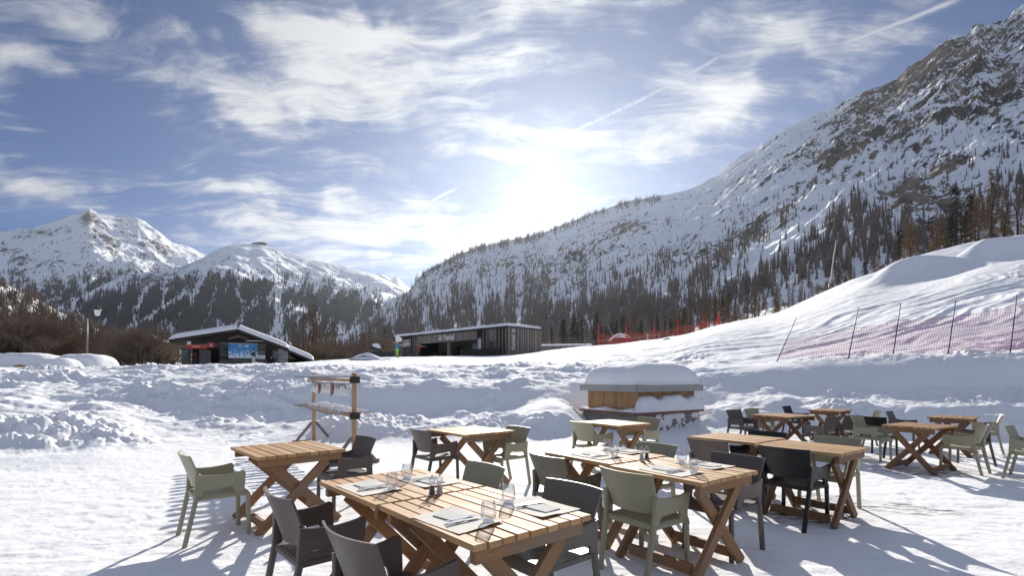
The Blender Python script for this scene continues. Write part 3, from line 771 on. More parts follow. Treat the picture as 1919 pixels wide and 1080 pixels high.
row('conifer_tree', SPRUCE, 34, [1010, 1080, 1160, 1240, 1400], [150, 150, 155, 165, 200], [11, 12.5, 12, 11, 12], 'dark conifer standing behind the red net fence and grey hut', 'conifers behind the red fence', 4)
row('larch_tree', LARCH, 40, [1000, 1100, 1200, 1300, 1420], [190, 190, 190, 180, 170], [13, 13, 13, 13, 12], 'brown bare larch between the red net fence and the mountain', 'larches behind the red fence', 5)
row('larch_tree', LARCH, 32, [530, 570, 600, 640, 730], [110, 115, 120, 125, 130], [9, 12, 13.5, 10.5, 8.5], 'bare larch between the chalet and the timber lift station', 'larches between the two buildings', 6)
row('bare_tree', BARE, 26, [535, 600, 660, 740], [105, 105, 108, 112], [6, 7, 7, 6], 'leafless brown tree between the chalet and the timber lift station', 'leafless trees between the two buildings', 7)
row('bare_tree', BARE, 46, [-60, 40, 100, 160, 230], [85, 85, 90, 95, 100], [11, 11.5, 10, 8.5, 7], 'leafless brown tree in the thicket at the far left', 'leafless trees at the far left', 8)
row('bare_tree', BARE, 26, [205, 240, 270, 310], [76, 74, 74, 78], [5.5, 6.5, 6.5, 5], 'leafless brown bush beside the path left of the chalet', 'leafless bushes left of the chalet', 9)
row('bare_tree', BARE, 34, [1330, 1400, 1480, 1540, 1600], [98, 98, 97, 96, 96], [3.2, 3.2, 2.6, 2.4, 2.2], 'small leafless brown bush at the edge of the ski slope', 'bushes along the ski slope edge', 10)

# scrub that clothes the valley side at far left and the valley floor
x4, y4, z4 = mt4.scatter(1700, lambda PX, Y, X, D, T: (.25+sst(fbm(PX/26, Y/16, 4, 340), -.3, .3))*(PX > -300), 47)
def scrub(name, X, Y, Z, h0, h1, material, seed):
    g = np.random.default_rng(seed); n_ = len(X); vs, fs = [], []
    for k in range(13):
        H = g.uniform(h0, h1, n_)
        ang = g.random(n_)*6.283; lean = g.uniform(.05, .55, n_)
        w = H*g.uniform(.012, .05, n_)
        bx, by = X+g.normal(0, .5, n_), Y+g.normal(0, .5, n_)
        z0 = Z+g.uniform(-.3, .45, n_)*H*(k > 3)
        ca, sa = np.cos(ang), np.sin(ang)
        vs += [np.stack([bx-sa*w, by+ca*w, z0], -1), np.stack([bx+sa*w, by-ca*w, z0], -1), np.stack([bx+ca*lean*H, by+sa*lean*H, z0+H*np.sqrt(1-lean**2)*.8], -1)]
        i = np.arange(n_)+3*k*n_
        fs.append(np.stack([i, i+n_, i+2*n_], -1))
    me = mesh_np(name, np.concatenate(vs), np.concatenate(fs), material, smooth=False)
    return tag(link(bpy.data.objects.new(name, me)), kind='stuff')
scrub('hillside_scrub', x4, y4, z4, 3.5, 7.5, M['twig_brown'], 48)
gg = np.random.default_rng(49)
pv = gg.uniform(440, 1300, 2600); dv = gg.uniform(160, 420, 2600)
xv = (pv-CX)/F*dv
wood('valley_wood', xv, dv, ground_base(xv, dv), 8, 13, .14, M['wood_brown'], 50)
pv = gg.uniform(-200, 760, 1500); dv = gg.uniform(150, 700, 1500); xv = (pv-CX)/F*dv
scrub('valley_scrub', xv, dv, ground_base(xv, dv), 3, 8, M['twig_brown'], 51)

# ------------------------------------------------------------------ furniture on the terrace
class MB:
    """collects shapes and links them as one mesh object; keeps each board's own coordinates for its grain"""
    def __init__(self): self.v, self.f, self.g = [], [], []
    def add(self, v, f, g=None):
        n0 = len(self.v)
        self.v += [tuple(p) for p in v]; self.f += [tuple(i+n0 for i in q) for q in f]
        self.g += [tuple(p) for p in (g or v)]
        return self
    def bar(self, p0, p1, w, h, up=(0, 0, 1), ch=0.004, ext=0.0):
        p0, p1 = Vector(p0), Vector(p1)
        a = (p1-p0); L = a.length+2*ext; a.normalize(); p0 = p0-a*ext
        s = a.cross(Vector(up)).normalized(); u = s.cross(a)
        hx, hy = w/2, h/2
        ch = min(ch, w*.3, h*.3)
        ring = [(-hx+ch, -hy), (hx-ch, -hy), (hx, -hy+ch), (hx, hy-ch), (hx-ch, hy), (-hx+ch, hy), (-hx, hy-ch), (-hx, -hy+ch)]
        o = random.random()*20; v = []; g = []
        for (t, k) in ((0, .55), (ch, 1), (L-ch, 1), (L, .55)):
            for (x, y) in ring:
                if k < 1: x2, y2 = x*(1-ch/hx), y*(1-ch/hy)
                else: x2, y2 = x, y
                v.append(p0+a*t+s*x2+u*y2); g.append((t+o, x2+o*.37, y2+o*.71))
        f = [tuple(reversed(range(8)))]
        for r in range(3):
            for i in range(8): f.append((r*8+i, r*8+(i+1) % 8, (r+1)*8+(i+1) % 8, (r+1)*8+i))
        f.append(tuple(range(24, 32)))
        return self.add(v, f, g)
    def box(self, c, sx, sy, sz, rz=0.0, ch=0.004):
        c = Vector(c); d = Vector((math.cos(rz), math.sin(rz), 0))
        return self.bar(c-d*sx/2, c+d*sx/2, sy, sz, ch=ch)
    def quad(self, *pts): return self.add(pts, [tuple(range(len(pts)))])
    def prism(self, pts, ext):
        """closed outline (list of points) extruded along a vector"""
        e = Vector(ext); pts = [Vector(p) for p in pts]; k = len(pts)
        v = pts+[p+e for p in pts]
        f = [tuple(reversed(range(k))), tuple(range(k, 2*k))]+[(i, (i+1) % k, k+(i+1) % k, k+i) for i in range(k)]
        return self.add(v, f)
    def lathe(self, prof, c=(0, 0, 0), n=20, cap=True):
        c = Vector(c); v, f = [], []
        for (r, z) in prof:
            for i in range(n):
                t = 2*math.pi*i/n; v.append(c+Vector((r*math.cos(t), r*math.sin(t), z)))
        for j in range(len(prof)-1):
            for i in range(n): f.append((j*n+i, j*n+(i+1) % n, (j+1)*n+(i+1) % n, (j+1)*n+i))
        if cap: f.append(tuple(reversed(range(n)))); f.append(tuple(range((len(prof)-1)*n, len(prof)*n)))
        return self.add(v, f)
    def tube(self, pts, rads, sides=8):
        v, f = [], []
        tube(v, f, pts, rads, sides); n_ = len(pts)
        f.append(tuple(range(sides))); f.append(tuple(range((n_-1)*sides, n_*sides)))
        return self.add(v, f)
    def mesh(self, name, material, smooth=False, angle=None):
        me = bpy.data.meshes.new(name); me.from_pydata(self.v, [], self.f); me.update()
        bm = bmesh.new(); bm.from_mesh(me); bmesh.ops.recalc_face_normals(bm, faces=bm.faces); bm.to_mesh(me); bm.free()
        a = me.attributes.new('grain', 'FLOAT_VECTOR', 'POINT'); a.data.foreach_set('vector', np.array(self.g, np.float32).ravel())
        if smooth: me.polygons.foreach_set('use_smooth', [True]*len(me.polygons))
        if angle and smooth: me.set_sharp_from_angle(angle=R(angle))
        me.materials.append(material); return me
    def build(self, name, material, parent=None, smooth=False, angle=None):
        return link(bpy.data.objects.new(name, self.mesh(name, material, smooth, angle)), parent)

def wood_mat(name, c0, c1, rough=0.55, dark=0.45, weather=0.0):
    m, t, b = mat(name)
    at = t.node('ShaderNodeAttribute', attribute_name='grain').outputs['Vector']
    rnd = t.node('ShaderNodeNewGeometry').outputs['Random Per Island']
    g = t.noise(t.mapping(at, scale=(1.6, 38, 38)), 1.0, 6, 0.62, 0.6)
    g2 = t.noise(t.mapping(at, scale=(5, 150, 150)), 1.0, 3, 0.6)
    blot = t.noise(at, 3.0, 4, 0.6)
    k = t.m('ADD', t.m('MULTIPLY', g, 0.9), t.m('MULTIPLY', rnd, 0.55))
    k = t.m('ADD', k, t.m('MULTIPLY', t.m('SUBTRACT', blot, 0.5), 0.5))
    col = t.mix(t.step(k, 0.30, 1.05), c0, c1)
    fine = t.step(g2, 0.52, 0.68)
    col = t.mix(t.m('MULTIPLY', fine, dark*.5), col, tuple(c*.45 for c in c0))
    knots = t.step(t.noise(t.mapping(at, scale=(5, 11, 11)), 1.0, 2, 0.4), 0.735, 0.78)
    col = t.mix(t.m('MULTIPLY', knots, 0.6), col, tuple(c*.28 for c in c0))
    if weather:
        w = t.step(t.noise(at, 2.2, 5, 0.65), 0.42, 0.68)
        col = t.mix(t.m('MULTIPLY', w, weather), col, (0.22, 0.195, 0.165))
    t.put(b.inputs['Base Color'], col)
    t.put(b.inputs['Roughness'], t.lin(g, 0.3, 0.7, rough-.08, rough+.12))
    b.inputs['Specular IOR Level'].default_value = 0.35
    bump(t, b, t.m('ADD', g, t.m('MULTIPLY', g2, .5)), 0.25, 0.002)
    return m
M['top_pale'] = wood_mat('pale_larch_boards', (0.42, 0.222, 0.088), (0.62, 0.375, 0.172), 0.64, .4, .22)
M['top_honey'] = wood_mat('honey_larch_boards', (0.40, 0.225, 0.092), (0.60, 0.375, 0.18), 0.58, .45, .18)
M['top_red'] = wood_mat('red_brown_larch_boards', (0.29, 0.158, 0.074), (0.48, 0.285, 0.145), 0.6, .5, .25)
M['frame'] = wood_mat('weathered_larch_frame', (0.19, 0.095, 0.042), (0.36, 0.20, 0.095), 0.65, .6, .60)
M['frame_dark'] = wood_mat('dark_wet_larch_frame', (0.10, 0.05, 0.026), (0.24, 0.125, 0.06), 0.6, .6, .25)
M['post_wood'] = wood_mat('orange_post_wood', (0.36, 0.20, 0.09), (0.50, 0.31, 0.16), .6, .4)
M['grey_wood'] = wood_mat('grey_weathered_wood', (0.13, 0.11, 0.095), (0.27, 0.235, 0.20), .75, .6)
def plastic(name, c, rough=.42):
    m, t, b = mat(name)
    oc = t.node('ShaderNodeTexCoord').outputs['Object']
    wear = t.m('MULTIPLY', t.step(t.noise(t.mapping(oc, scale=(1, 1, 2.5)), 4.5, 7, .72), .54, .74), .16)
    cc = t.mix(t.noise(oc, 5, 4, .6), tuple(x*.93 for x in c), tuple(x*1.07 for x in c))
    t.put(b.inputs['Base Color'], t.mix(wear, cc, (.34, .32, .29)))
    t.put(b.inputs['Roughness'], t.lin(t.noise(oc, 9, 4, .6), .3, .7, rough-.06, rough+.10))
    b.inputs['Specular IOR Level'].default_value = .4
    bump(t, b, t.noise(oc, 220, 2, .5), .06, .001)
    return m
M['sage'] = plastic('sage_green_plastic', (0.325, 0.305, 0.205))
M['olive'] = plastic('olive_grey_plastic', (0.150, 0.138, 0.104))
M['taupe'] = plastic('taupe_brown_plastic', (0.120, 0.094, 0.081))
M['black'] = plastic('black_plastic', (0.014, 0.013, 0.013))

# ---- chairs
def sheet(pts_fn, ns, nt, th_fn):
    """curved sheet with thickness: pts_fn(s,t) -> front point, th_fn(s,t) -> offset vector"""
    v, f = [], []
    for side in (0, 1):
        for j in range(nt+1):
            for i in range(ns+1):
                p = Vector(pts_fn(-1+2*i/ns, j/nt))
                if side: p = p+Vector(th_fn(-1+2*i/ns, j/nt))
                v.append(p)
    n_ = (ns+1)*(nt+1)
    idx = lambda s, i, j: s*n_+j*(ns+1)+i
    for j in range(nt):
        for i in range(ns):
            f.append((idx(0, i, j), idx(0, i+1, j), idx(0, i+1, j+1), idx(0, i, j+1)))
            f.append((idx(1, i, j), idx(1, i, j+1), idx(1, i+1, j+1), idx(1, i+1, j)))
    for i in range(ns):
        for j, fl in ((0, 0), (nt, 1)):
            q = (idx(0, i, j), idx(1, i, j), idx(1, i+1, j), idx(0, i+1, j)); f.append(q if not fl else tuple(reversed(q)))
    for j in range(nt):
        for i, fl in ((0, 1), (ns, 0)):
            q = (idx(0, i, j), idx(1, i, j), idx(1, i, j+1), idx(0, i, j+1)); f.append(q if not fl else tuple(reversed(q)))
    return v, f
def arc(cx, cy, r, a0, a1, n_=4):
    return [(cx+r*math.cos(R(a0+(a1-a0)*i/n_)), cy+r*math.sin(R(a0+(a1-a0)*i/n_))) for i in range(n_+1)]
def chair_meshes(key):
    m = M[key]; out = {}
    # back: wide shell, curved in plan, leaning back
    def bp(s, t):
        hw = .214+.030*t
        z = .478+.012*s*s+(.300-.010*s*s)*t
        y = -.190-.085*t-.018*t*t+.050*s*s
        return (hw*s, y, z)
    v, f = sheet(bp, 14, 8, lambda s, t: (0, -.013, 0))
    out['backrest'] = MB().add(v, f).mesh('backrest', m, True, 50)
    # seat: shallow dish with a rounded front lip and a rim underneath
    def sp(s, t):
        y = -.200+.440*t
        z = .418-.012*(1-s*s)*math.sin(math.pi*min(1, t*1.08))-(.055*max(0, (t-.93)/.07)**2)
        return (.220*s*(1-.03*(1-t)), y, z)
    v, f = sheet(sp, 10, 18, lambda s, t: (0, -.004*(t > .9), -.018))
    mb = MB().add(v, f)
    for sd in (-1, 1): mb.bar((.212*sd, -.19, .392), (.214*sd, .20, .392), .022, .034)
    mb.bar((-.20, -.196, .392), (.20, -.196, .392), .020, .034)
    out['seat'] = mb.mesh('seat', m, True, 40)
    for sd, nm in ((-1, 'arm_a'), (1, 'arm_b')):
        prof = [(-.205, .612), (-.10, .596), (0, .592), (.09, .600)]+arc(.160, .588, .026, 75, 0, 4)+[(.184, .50)]+[(.180, .44), (.172, .412), (.098, .412), (.094, .452)]+arc(.070, .458, .020, 0, 90, 3)+[(0, .474), (-.09, .470)]+arc(-.125, .446, .022, 80, 170, 3)+[(-.156, .412), (-.205, .412)]
        v = []
        for (y, z) in prof:
            fl = .030*max(0, (z-.42)/.19)*(1-.55*max(0, (.0-y)/.2))
            v.append((sd*(.214+fl), y, z))
        k = len(v); v2 = [(x+sd*.019, y, z) for (x, y, z) in v]
        mb = MB()
        # fill as strips between outer and inner outlines is done by n-gons of the two halves
        mb.add(v+v2, [tuple(range(k)), tuple(range(k, 2*k))]+[(i, (i+1) % k, k+(i+1) % k, k+i) for i in range(k)])
        out[nm] = mb.mesh('armrest', m, True, 40)
        mb = MB()
        for (p0, p1, w0, w1) in (((sd*.222, -.186, .612), (sd*.220, -.196, .41), .030, .034), ((sd*.220, -.196, .41), (sd*.205, -.285, -.02), .036, .030)):
            mb.bar(p0, p1, w0, w1+.006, up=(0, 1, 0.0), ch=.006, ext=.004)
        out['rear_'+nm] = mb.mesh('leg', m, True, 40)
        mb = MB(); mb.bar((sd*.206, .214, .402), (sd*.214, .222, -.02), .034, .036, up=(0, 1, 0), ch=.007)
        out['front_'+nm] = mb.mesh('leg', m, True, 40)
    return out
CH = {k: chair_meshes(k) for k in ('sage', 'olive', 'taupe', 'black')}
def chair(key, x, y, deg, label):
    """deg: direction the sitter faces, counted from +x"""
    z = gz(x, y)
    t = empty('armchair', (x, y, z-.004), R(deg-90), label, 'chair', 'plastic armchairs on the terrace')
    for nm, o in (('backrest', 'backrest'), ('seat', 'seat'), ('arm_a', 'armrest'), ('arm_b', 'armrest'), ('rear_arm_a', 'leg'), ('rear_arm_b', 'leg'), ('front_arm_a', 'leg'), ('front_arm_b', 'leg')):
        link(bpy.data.objects.new(o, CH[key][nm]), t)
    return t
# ---- tables
TOPZ = .735
def table(x, y, deg, L, W_, top, frame, label, dz=0.0, topz=TOPZ):
    z = 0.0+dz
    t = empty('slatted_table', (x, y, z), R(deg), label, 'table', 'slatted timber tables on the terrace')
    random.seed(int(abs(x*1000)+abs(y*77)))
    mb = MB(); n_ = 9; gap = .009
    wide = W_*.135; w = (W_-wide-gap*(n_-1))/(n_-1)
    c = -W_/2
    for i in range(n_):
        ww = wide if i == 4 else w
        e = random.uniform(-.004, .004)
        mb.bar((-L/2+e, c+ww/2, topz-.015+random.uniform(-.0015, .0015)), (L/2+e, c+ww/2, topz-.015+random.uniform(-.0015, .0015)), ww, .030, ch=.003)
        c += ww+gap
    mb.build('tabletop', M[top], t)
    for s in (-1, 1):
        xe = s*(L/2-.055)
        MB().bar((xe, -W_/2+.03, topz-.067), (xe, W_/2-.03, topz-.067), .044, .070, ch=.003).build('crossbeam', M[frame], t)
        hz_ = topz-.104
        fw = W_/2-.06
        for k, off in ((1, -.0215), (-1, .0215)):
            p0 = Vector((xe-s*.048+s*off, k*fw*1.02, .035)); p1 = Vector((xe-s*.048+s*off, -k*fw*.62, hz_-.03))
            MB().bar(p0, p1, .082, .040, up=(1, 0, 0), ch=.004, ext=.045).build('leg', M[frame], t)
    for k in (-1, 1):
        fw = W_/2-.06
        MB().bar((-L/2+.135, k*fw*.90, .075), (L/2-.135, k*fw*.90, .075), .040, .078, ch=.004).build('stretcher', M[frame], t)
    return t
DR = -.06   # the terrace sinks a little towards the right
table(-2.30, 5.19, -47.9, .93, .83, 'top_honey', 'frame', 'single honey brown slatted table at left with a sage green chair on its left')
table(-.765, 3.46, -49.0, .86, .78, 'top_pale', 'frame', 'rear half of the set foreground table pair, pepper and salt mills at its front corner')
table(-.165, 2.775, -49.7, .91, .765, 'top_pale', 'frame', 'nearest slatted table of all, front half of the set foreground pair')
table(.868, 4.785, -53.0, .835, .755, 'top_pale', 'frame', 'pale sunlit rear half of the set table pair in the middle')
table(1.353, 4.045, -53.0, .845, .755, 'top_honey', 'frame', 'front half of the set middle table pair, large sage chair at its left')
table(2.70, 6.10, -51.5, .82, .735, 'top_honey', 'frame_dark', 'rear half of the bare table pair with a black chair right of centre')
table(3.135, 5.325, -53.0, .84, .70, 'top_honey', 'frame_dark', 'front half of the bare table pair, black armchair pulled up to its near side')
table(-.57, 6.93, -49.3, .91, .83, 'top_pale', 'frame', 'lone slatted table behind the foreground pair, taupe chair left and sage chair right')
table(1.62, 8.08, -55.0, .90, .72, 'top_pale', 'frame', 'lone pale table just in front of the snow-capped stone kiosk')
table(6.65, 8.27, 32.0, .92, .72, 'top_red', 'frame_dark', 'reddish table at right with heavy dark crossed legs, nearest of the right-hand four', DR)
table(5.58, 10.42, 26.0, .92, .82, 'top_red', 'frame_dark', 'reddish slatted table right of the kiosk with two taupe chairs on its right', DR)
table(8.66, 9.95, 41.0, .88, .66, 'top_red', 'frame_dark', 'reddish table against the bank at far right, sage chair on its right', DR)
table(7.55, 12.03, 40.0, .87, .66, 'top_red', 'frame_dark', 'small reddish table farthest from the viewer, close under the snow bank', DR)

chair('sage', -2.74, 4.71, 40, 'sage green armchair alone at far left, facing the single honey table')
chair('taupe', -1.865, 5.67, 222, 'taupe armchair right of the single left table, in front of the timber rack')
chair('taupe', -1.205, 3.175, 42, 'taupe armchair with seat in view, left side of foreground table, the rear one of two')
chair('taupe', -.56, 2.44, 45, 'taupe armchair cut by the bottom edge of the photo, nearest of all chairs')
chair('sage', -.40, 3.83, 220, 'greyish sage chair with only its backrest above the far edge of the foreground table')
chair('olive', .20, 3.08, 220, 'dark olive chair at the right corner of the nearest table')
chair('olive', .50, 4.64, 37, 'dark olive chair left of the pale rear half of the middle set table')
chair('sage', 1.02, 3.86, 38, 'large sage green armchair in full view, back turned, left of the middle set table')
chair('sage', 1.30, 5.08, 217, 'sage chair back showing behind the salt and pepper of the middle table')
chair('taupe', 1.775, 4.29, 217, 'taupe armchair at the right end of the middle set table')
chair('taupe', 2.34, 5.74, 38, 'taupe chair at the left of the bare table pair, its back facing us')
chair('black', 2.84, 5.09, 37, 'black armchair in full view, back turned, at the bare table pair')
chair('black', 3.04, 6.28, 217, 'black chair on the far side of the bare table pair, only its back top visible')
chair('sage', 3.52, 5.64, 217, 'sage chair on the far right side of the bare table pair')
chair('taupe', -1.03, 6.80, 41, 'taupe armchair left of the lone table behind the foreground pair')
chair('sage', -.10, 6.92, 220, 'sage armchair right of the lone table behind the foreground pair')
chair('sage', 1.26, 7.90, 35, 'sage armchair left of the table in front of the stone kiosk')
chair('sage', 2.08, 8.30, 215, 'sage armchair right of the table in front of the stone kiosk')
chair('sage', 7.22, 8.12, 124, 'sage armchair nearest at right of the heavy-legged reddish table')
chair('taupe', 7.83, 8.66, 124, 'dark taupe armchair just behind the sage one right of the heavy-legged table')
chair('sage', 6.60, 9.30, -57, 'sage armchair left of the heavy-legged reddish table')
chair('black', 7.05, 9.75, 30, 'black armchair behind the sage one left of the heavy-legged table')
chair('taupe', 5.06, 11.10, -62, 'dark taupe armchair at the left corner of the table beside the kiosk')
chair('sage', 5.64, 11.50, -62, 'greyish chair behind the reddish table beside the kiosk, back top only')
chair('taupe', 5.92, 9.72, 118, 'taupe armchair on the right of the table beside the kiosk, nearer of two')
chair('taupe', 6.48, 10.05, 118, 'taupe armchair on the right of the table beside the kiosk, farther of two')
chair('black', 7.05, 12.55, -50, 'black chair left of the farthest small reddish table')
chair('sage', 8.03, 11.52, 130, 'sage armchair right of the farthest small reddish table')
chair('taupe', 8.30, 10.75, -50, 'dark chair left of the reddish table against the bank at far right')
chair('sage', 9.50, 10.2, 138, 'pale sage armchair right of the reddish table against the bank')
chair('sage', 7.69, 7.49, -55, 'sage armchair cut by the right edge of the photo')

# ---- things on the set tables
def cloth_mat(name, c, rough=.9):
    m, t, b = mat(name)
    oc = t.node('ShaderNodeTexCoord').outputs['Object']
    f = t.noise(oc, 130, 3, .6)
    t.put(b.inputs['Base Color'], t.mix(f, tuple(x*.9 for x in c), tuple(min(1, x*1.08) for x in c)))
    b.inputs['Roughness'].default_value = rough; b.inputs['Specular IOR Level'].default_value = .2
    bump(t, b, f, .15, .001); return m
M['mat_paper'] = cloth_mat('kraft_placemat_paper', (0.74, 0.70, 0.62))
M['napkin'] = cloth_mat('grey_paper_napkin', (0.60, 0.59, 0.56))
def metal_mat(name, c, rough):
    m, t, b = mat(name); t.put(b.inputs['Base Color'], c+(1,)); b.inputs['Metallic'].default_value = 1.0; b.inputs['Roughness'].default_value = rough; return m
M['steel'] = metal_mat('polished_steel', (.62, .62, .63), .18)
def glass_mat(name, tint=(1, 1, 1), refl=1.0):
    m = bpy.data.materials.new(name); m.use_nodes = True; m.node_tree.nodes.clear(); t = NT(m.node_tree)
    fr = t.node('ShaderNodeLayerWeight', {'Blend': 0.42}).outputs['Facing']
    a = t.node('ShaderNodeBsdfTransparent', {'Color': tint+(1,)}); b = t.node('ShaderNodeBsdfGlossy', {'Color': (1, 1, 1, 1), 'Roughness': .02})
    mx = t.node('ShaderNodeMixShader', {0: t.m('ADD', t.m('MULTIPLY', t.m('POWER', fr, 1.6), .80*refl), .06), 1: a.outputs[0], 2: b.outputs[0]})
    t.l.new(mx.outputs[0], t.node('ShaderNodeOutputMaterial').inputs[0]); return m
M['glass'] = glass_mat('clear_glass', (.93, .94, .95))
M['glass_base'] = glass_mat('violet_tinted_glass_base', (.82, .82, .93), 1.2)
M['acrylic'] = glass_mat('clear_acrylic', (.9, .9, .92), 1.3)
M['pepper'] = simple('peppercorns', (.035, .025, .02), .8, scale=160, var=.6)
M['salt'] = simple('salt_grains', (.72, .70, .68), .8, scale=160, var=.1)
def place(name, label, cat, group, p, rz, z): return empty(name, (p[0], p[1], z), rz, label, cat, group)
MATM = None
def setting(px, py, deg, flip, where, mi):
    """one cover: placemat, napkin, fork, knife and glass; deg = direction of the boards, flip for the far side"""
    global MATM
    c = G(px, py, TOPZ); rz = R(deg)+(math.pi if flip else 0)
    g = np.random.default_rng(mi)
    rz += g.normal(0, .03)
    u = Vector((math.cos(rz), math.sin(rz), 0)); q = Vector((-u.y, u.x, 0))
    z = TOPZ+.0025
    pm = sheet(lambda s, t: (.20*s, -.142+.284*t, .0012+.006*abs(s)**5*(t > .5)+.004*abs(s)**3*g.uniform(.2, 1)), 10, 6, lambda s, t: (0, 0, -.001))
    o = MB().add(*pm).build('placemat', M['mat_paper'], None, True, 30); o.location = (c.x, c.y, z); o.rotation_euler = (0, 0, rz)
    tag(o, 'beige paper placemat '+where, 'placemat', 'placemats on the set tables')
    # folded napkin, three layers
    mb = MB()
    for k in range(2): mb.box((0, 0, .0012+k*.0022), .185-.003*k, .118-.004*k, .0020, ch=.0008)
    nc = c+u*(-.045)+q*(.01)
    o = mb.build('napkin', M['napkin'], None); o.location = (nc.x, nc.y, z+.0035); o.rotation_euler = (0, 0, rz+R(4)); tag(o, 'folded grey napkin '+where, 'napkin', 'napkins on the set tables')
    zz = z+.0095
    # fork: handle, neck, four tines
    mb = MB(); pts = [(-.095, .0), (-.05, .002), (.0, .004), (.03, .006)]
    mb.add(*sheet(lambda s, t: (s*(.0085-.0055*min(1, t*1.3)), -.098+.128*t, .003*math.sin(t*3)), 2, 8, lambda s, t: (0, 0, .0022)))
    mb.add(*sheet(lambda s, t: (s*(.004+.0085*min(1, t*2)), .028+.028*t, .001+.004*t), 2, 4, lambda s, t: (0, 0, .002)))
    for k in range(4): mb.bar((-.0105+.007*k, .055, .0055), (-.0105+.007*k, .097, .003), .0034, .002, ch=.0005)
    fc = c+u*.030+q*.012
    o = mb.build('fork', M['steel'], None, True, 40); o.location = (fc.x, fc.y, zz); o.rotation_euler = (0, 0, rz+R(-8)); tag(o, 'steel fork on the napkin '+where, 'fork', 'cutlery on the set tables')
    mb = MB()
    mb.add(*sheet(lambda s, t: (s*.0085*(1-.2*t), -.105+.10*t, .001), 3, 5, lambda s, t: (0, 0, .005)))
    mb.add(*sheet(lambda s, t: (.001+s*.0095*(1-t**3*.8), -.005+.11*t, .002), 3, 7, lambda s, t: (0, 0, .0014)))
    kc = c+u*.060+q*.005
    o = mb.build('knife', M['steel'], None, True, 40); o.location = (kc.x, kc.y, zz-.002); o.rotation_euler = (0, 0, rz+R(-5)); tag(o, 'steel table knife beside the fork '+where, 'knife', 'cutlery on the set tables')
    gc = c+u*.150+q*.082
    t = empty('tumbler', (gc.x, gc.y, z+.001), 0, 'stemless water glass '+where, 'glass', 'glasses on the set tables')
    MB().lathe([(.0275, .010), (.036, .022), (.0405, .036), (.0405, .050), (.0375, .075), (.0325, .106), (.0312, .106), (.0362, .075), (.0392, .050), (.0392, .037), (.0345, .024), (.024, .014)], n=28, cap=False).build('bowl', M['glass'], t, True)
    MB().lathe([(.023, .0), (.0275, .002), (.0285, .010), (.024, .0135), (.001, .0125)], n=28).build('base', M['glass_base'], t, True)
    return c
dB, dC = -49.4, -53
setting(692.6, 915.6, dB, 0, 'at the left end of the foreground table, near side', 1)
setting(803, 902.5, dB, 1, 'behind the mills of the foreground table, far side', 2)
setting(856, 976, dB, 0, 'on the near side of the nearest table', 3)
setting(1006, 951, dB, 1, 'on the far side of the nearest table', 4)
setting(1117, 855, dC, 0, 'on the near side of the pale middle table', 5)
setting(1170, 846.3, dC, 1, 'on the far side of the pale middle table', 6)
setting(1256, 884, dC, 0, 'behind the large sage chair on the middle table', 7)
setting(1318, 872, dC, 1, 'on the far right of the middle table', 8)
def mill(px, py, fill, label):
    c = G(px, py, TOPZ)
    t = empty('spice_mill', (c.x, c.y, TOPZ+.001), 0, label, 'mill', 'salt and pepper mills')
    MB().lathe([(.021, 0), (.0225, .004), (.0225, .014), (.019, .020), (.0165, .045), (.0155, .058), (.0175, .070), (.018, .076)], n=20).build('body', M['acrylic'], t, True)
    MB().lathe([(.0175, .005), (.0185, .012), (.0165, .020), (.0140, .044), (.0130, .058), (.001, .060)], n=16).build('contents', M[fill], t, True)
    MB().lathe([(.018, .078), (.0205, .084), (.0215, .094), (.018, .104), (.010, .109), (.004, .111)], n=20).build('cap', M['acrylic'], t, True)
    MB().lathe([(.0035, .110), (.0055, .116), (.0055, .121), (.003, .125)], n=12).build('knob', M['steel'], t, True)
mill(809.6, 929.5, 'pepper', 'clear pepper mill with dark peppercorns on the foreground table')
mill(823.9, 926.8, 'salt', 'clear salt mill filled white on the foreground table')
mill(1202.6, 864.5, 'salt', 'clear salt mill filled white on the middle table')
mill(1212.0, 862.2, 'pepper', 'clear pepper mill with dark peppercorns on the middle table')

# ------------------------------------------------------------------ stone kiosk under a cap of snow
def stone_mat(name, sc, a, b_, mortar=(.22, .21, .195), snowy=0.0):
    m, t, b = mat(name)
    oc = t.node('ShaderNodeTexCoord').outputs['Object']
    w = t.vm('ADD', t.mapping(oc, scale=(1, 1, 2.3)), t.vm('SCALE', t.vm('SUBTRACT', t.noise(oc, 5, 2, out='Color'), (.5, .5, .5)), scale=.12))
    vo = t.node('ShaderNodeTexVoronoi', {'Vector': w, 'Scale': sc}, feature='F1'); ve = t.node('ShaderNodeTexVoronoi', {'Vector': w, 'Scale': sc}, feature='DISTANCE_TO_EDGE')
    cr = t.xyz(vo.outputs['Color'])[0]
    col = t.mix(t.m('ADD', t.m('MULTIPLY', cr, .7), t.m('MULTIPLY', t.noise(oc, 22, 4, .6), .3)), a, b_)
    e = t.step(ve.outputs['Distance'], .02, .09)
    col = t.mix(e, mortar, col)
    if snowy:
        sn = t.step(t.noise(oc, 2.6, 5, .6), .62-snowy, .66-snowy)
        col = t.mix(sn, col, (.86, .87, .88))
    t.put(b.inputs['Base Color'], col); b.inputs['Roughness'].default_value = .9
    bump(t, b, t.m('ADD', e, t.m('MULTIPLY', t.noise(oc, 30, 4), .3)), .7, .02)
    return m
M['stone'] = stone_mat('rubble_stone', 3.6, (.13, .115, .10), (.34, .31, .275))
M['stone_dark'] = stone_mat('dark_stone', 2.2, (.075, .07, .066), (.20, .19, .18), (.12, .115, .11))
M['stone_light'] = stone_mat('pale_stone', 2.6, (.22, .21, .20), (.45, .43, .40), (.35, .34, .33))
M['stone_snow'] = stone_mat('snow_plastered_stone', 3.6, (.13, .115, .10), (.34, .31, .275), snowy=.16)
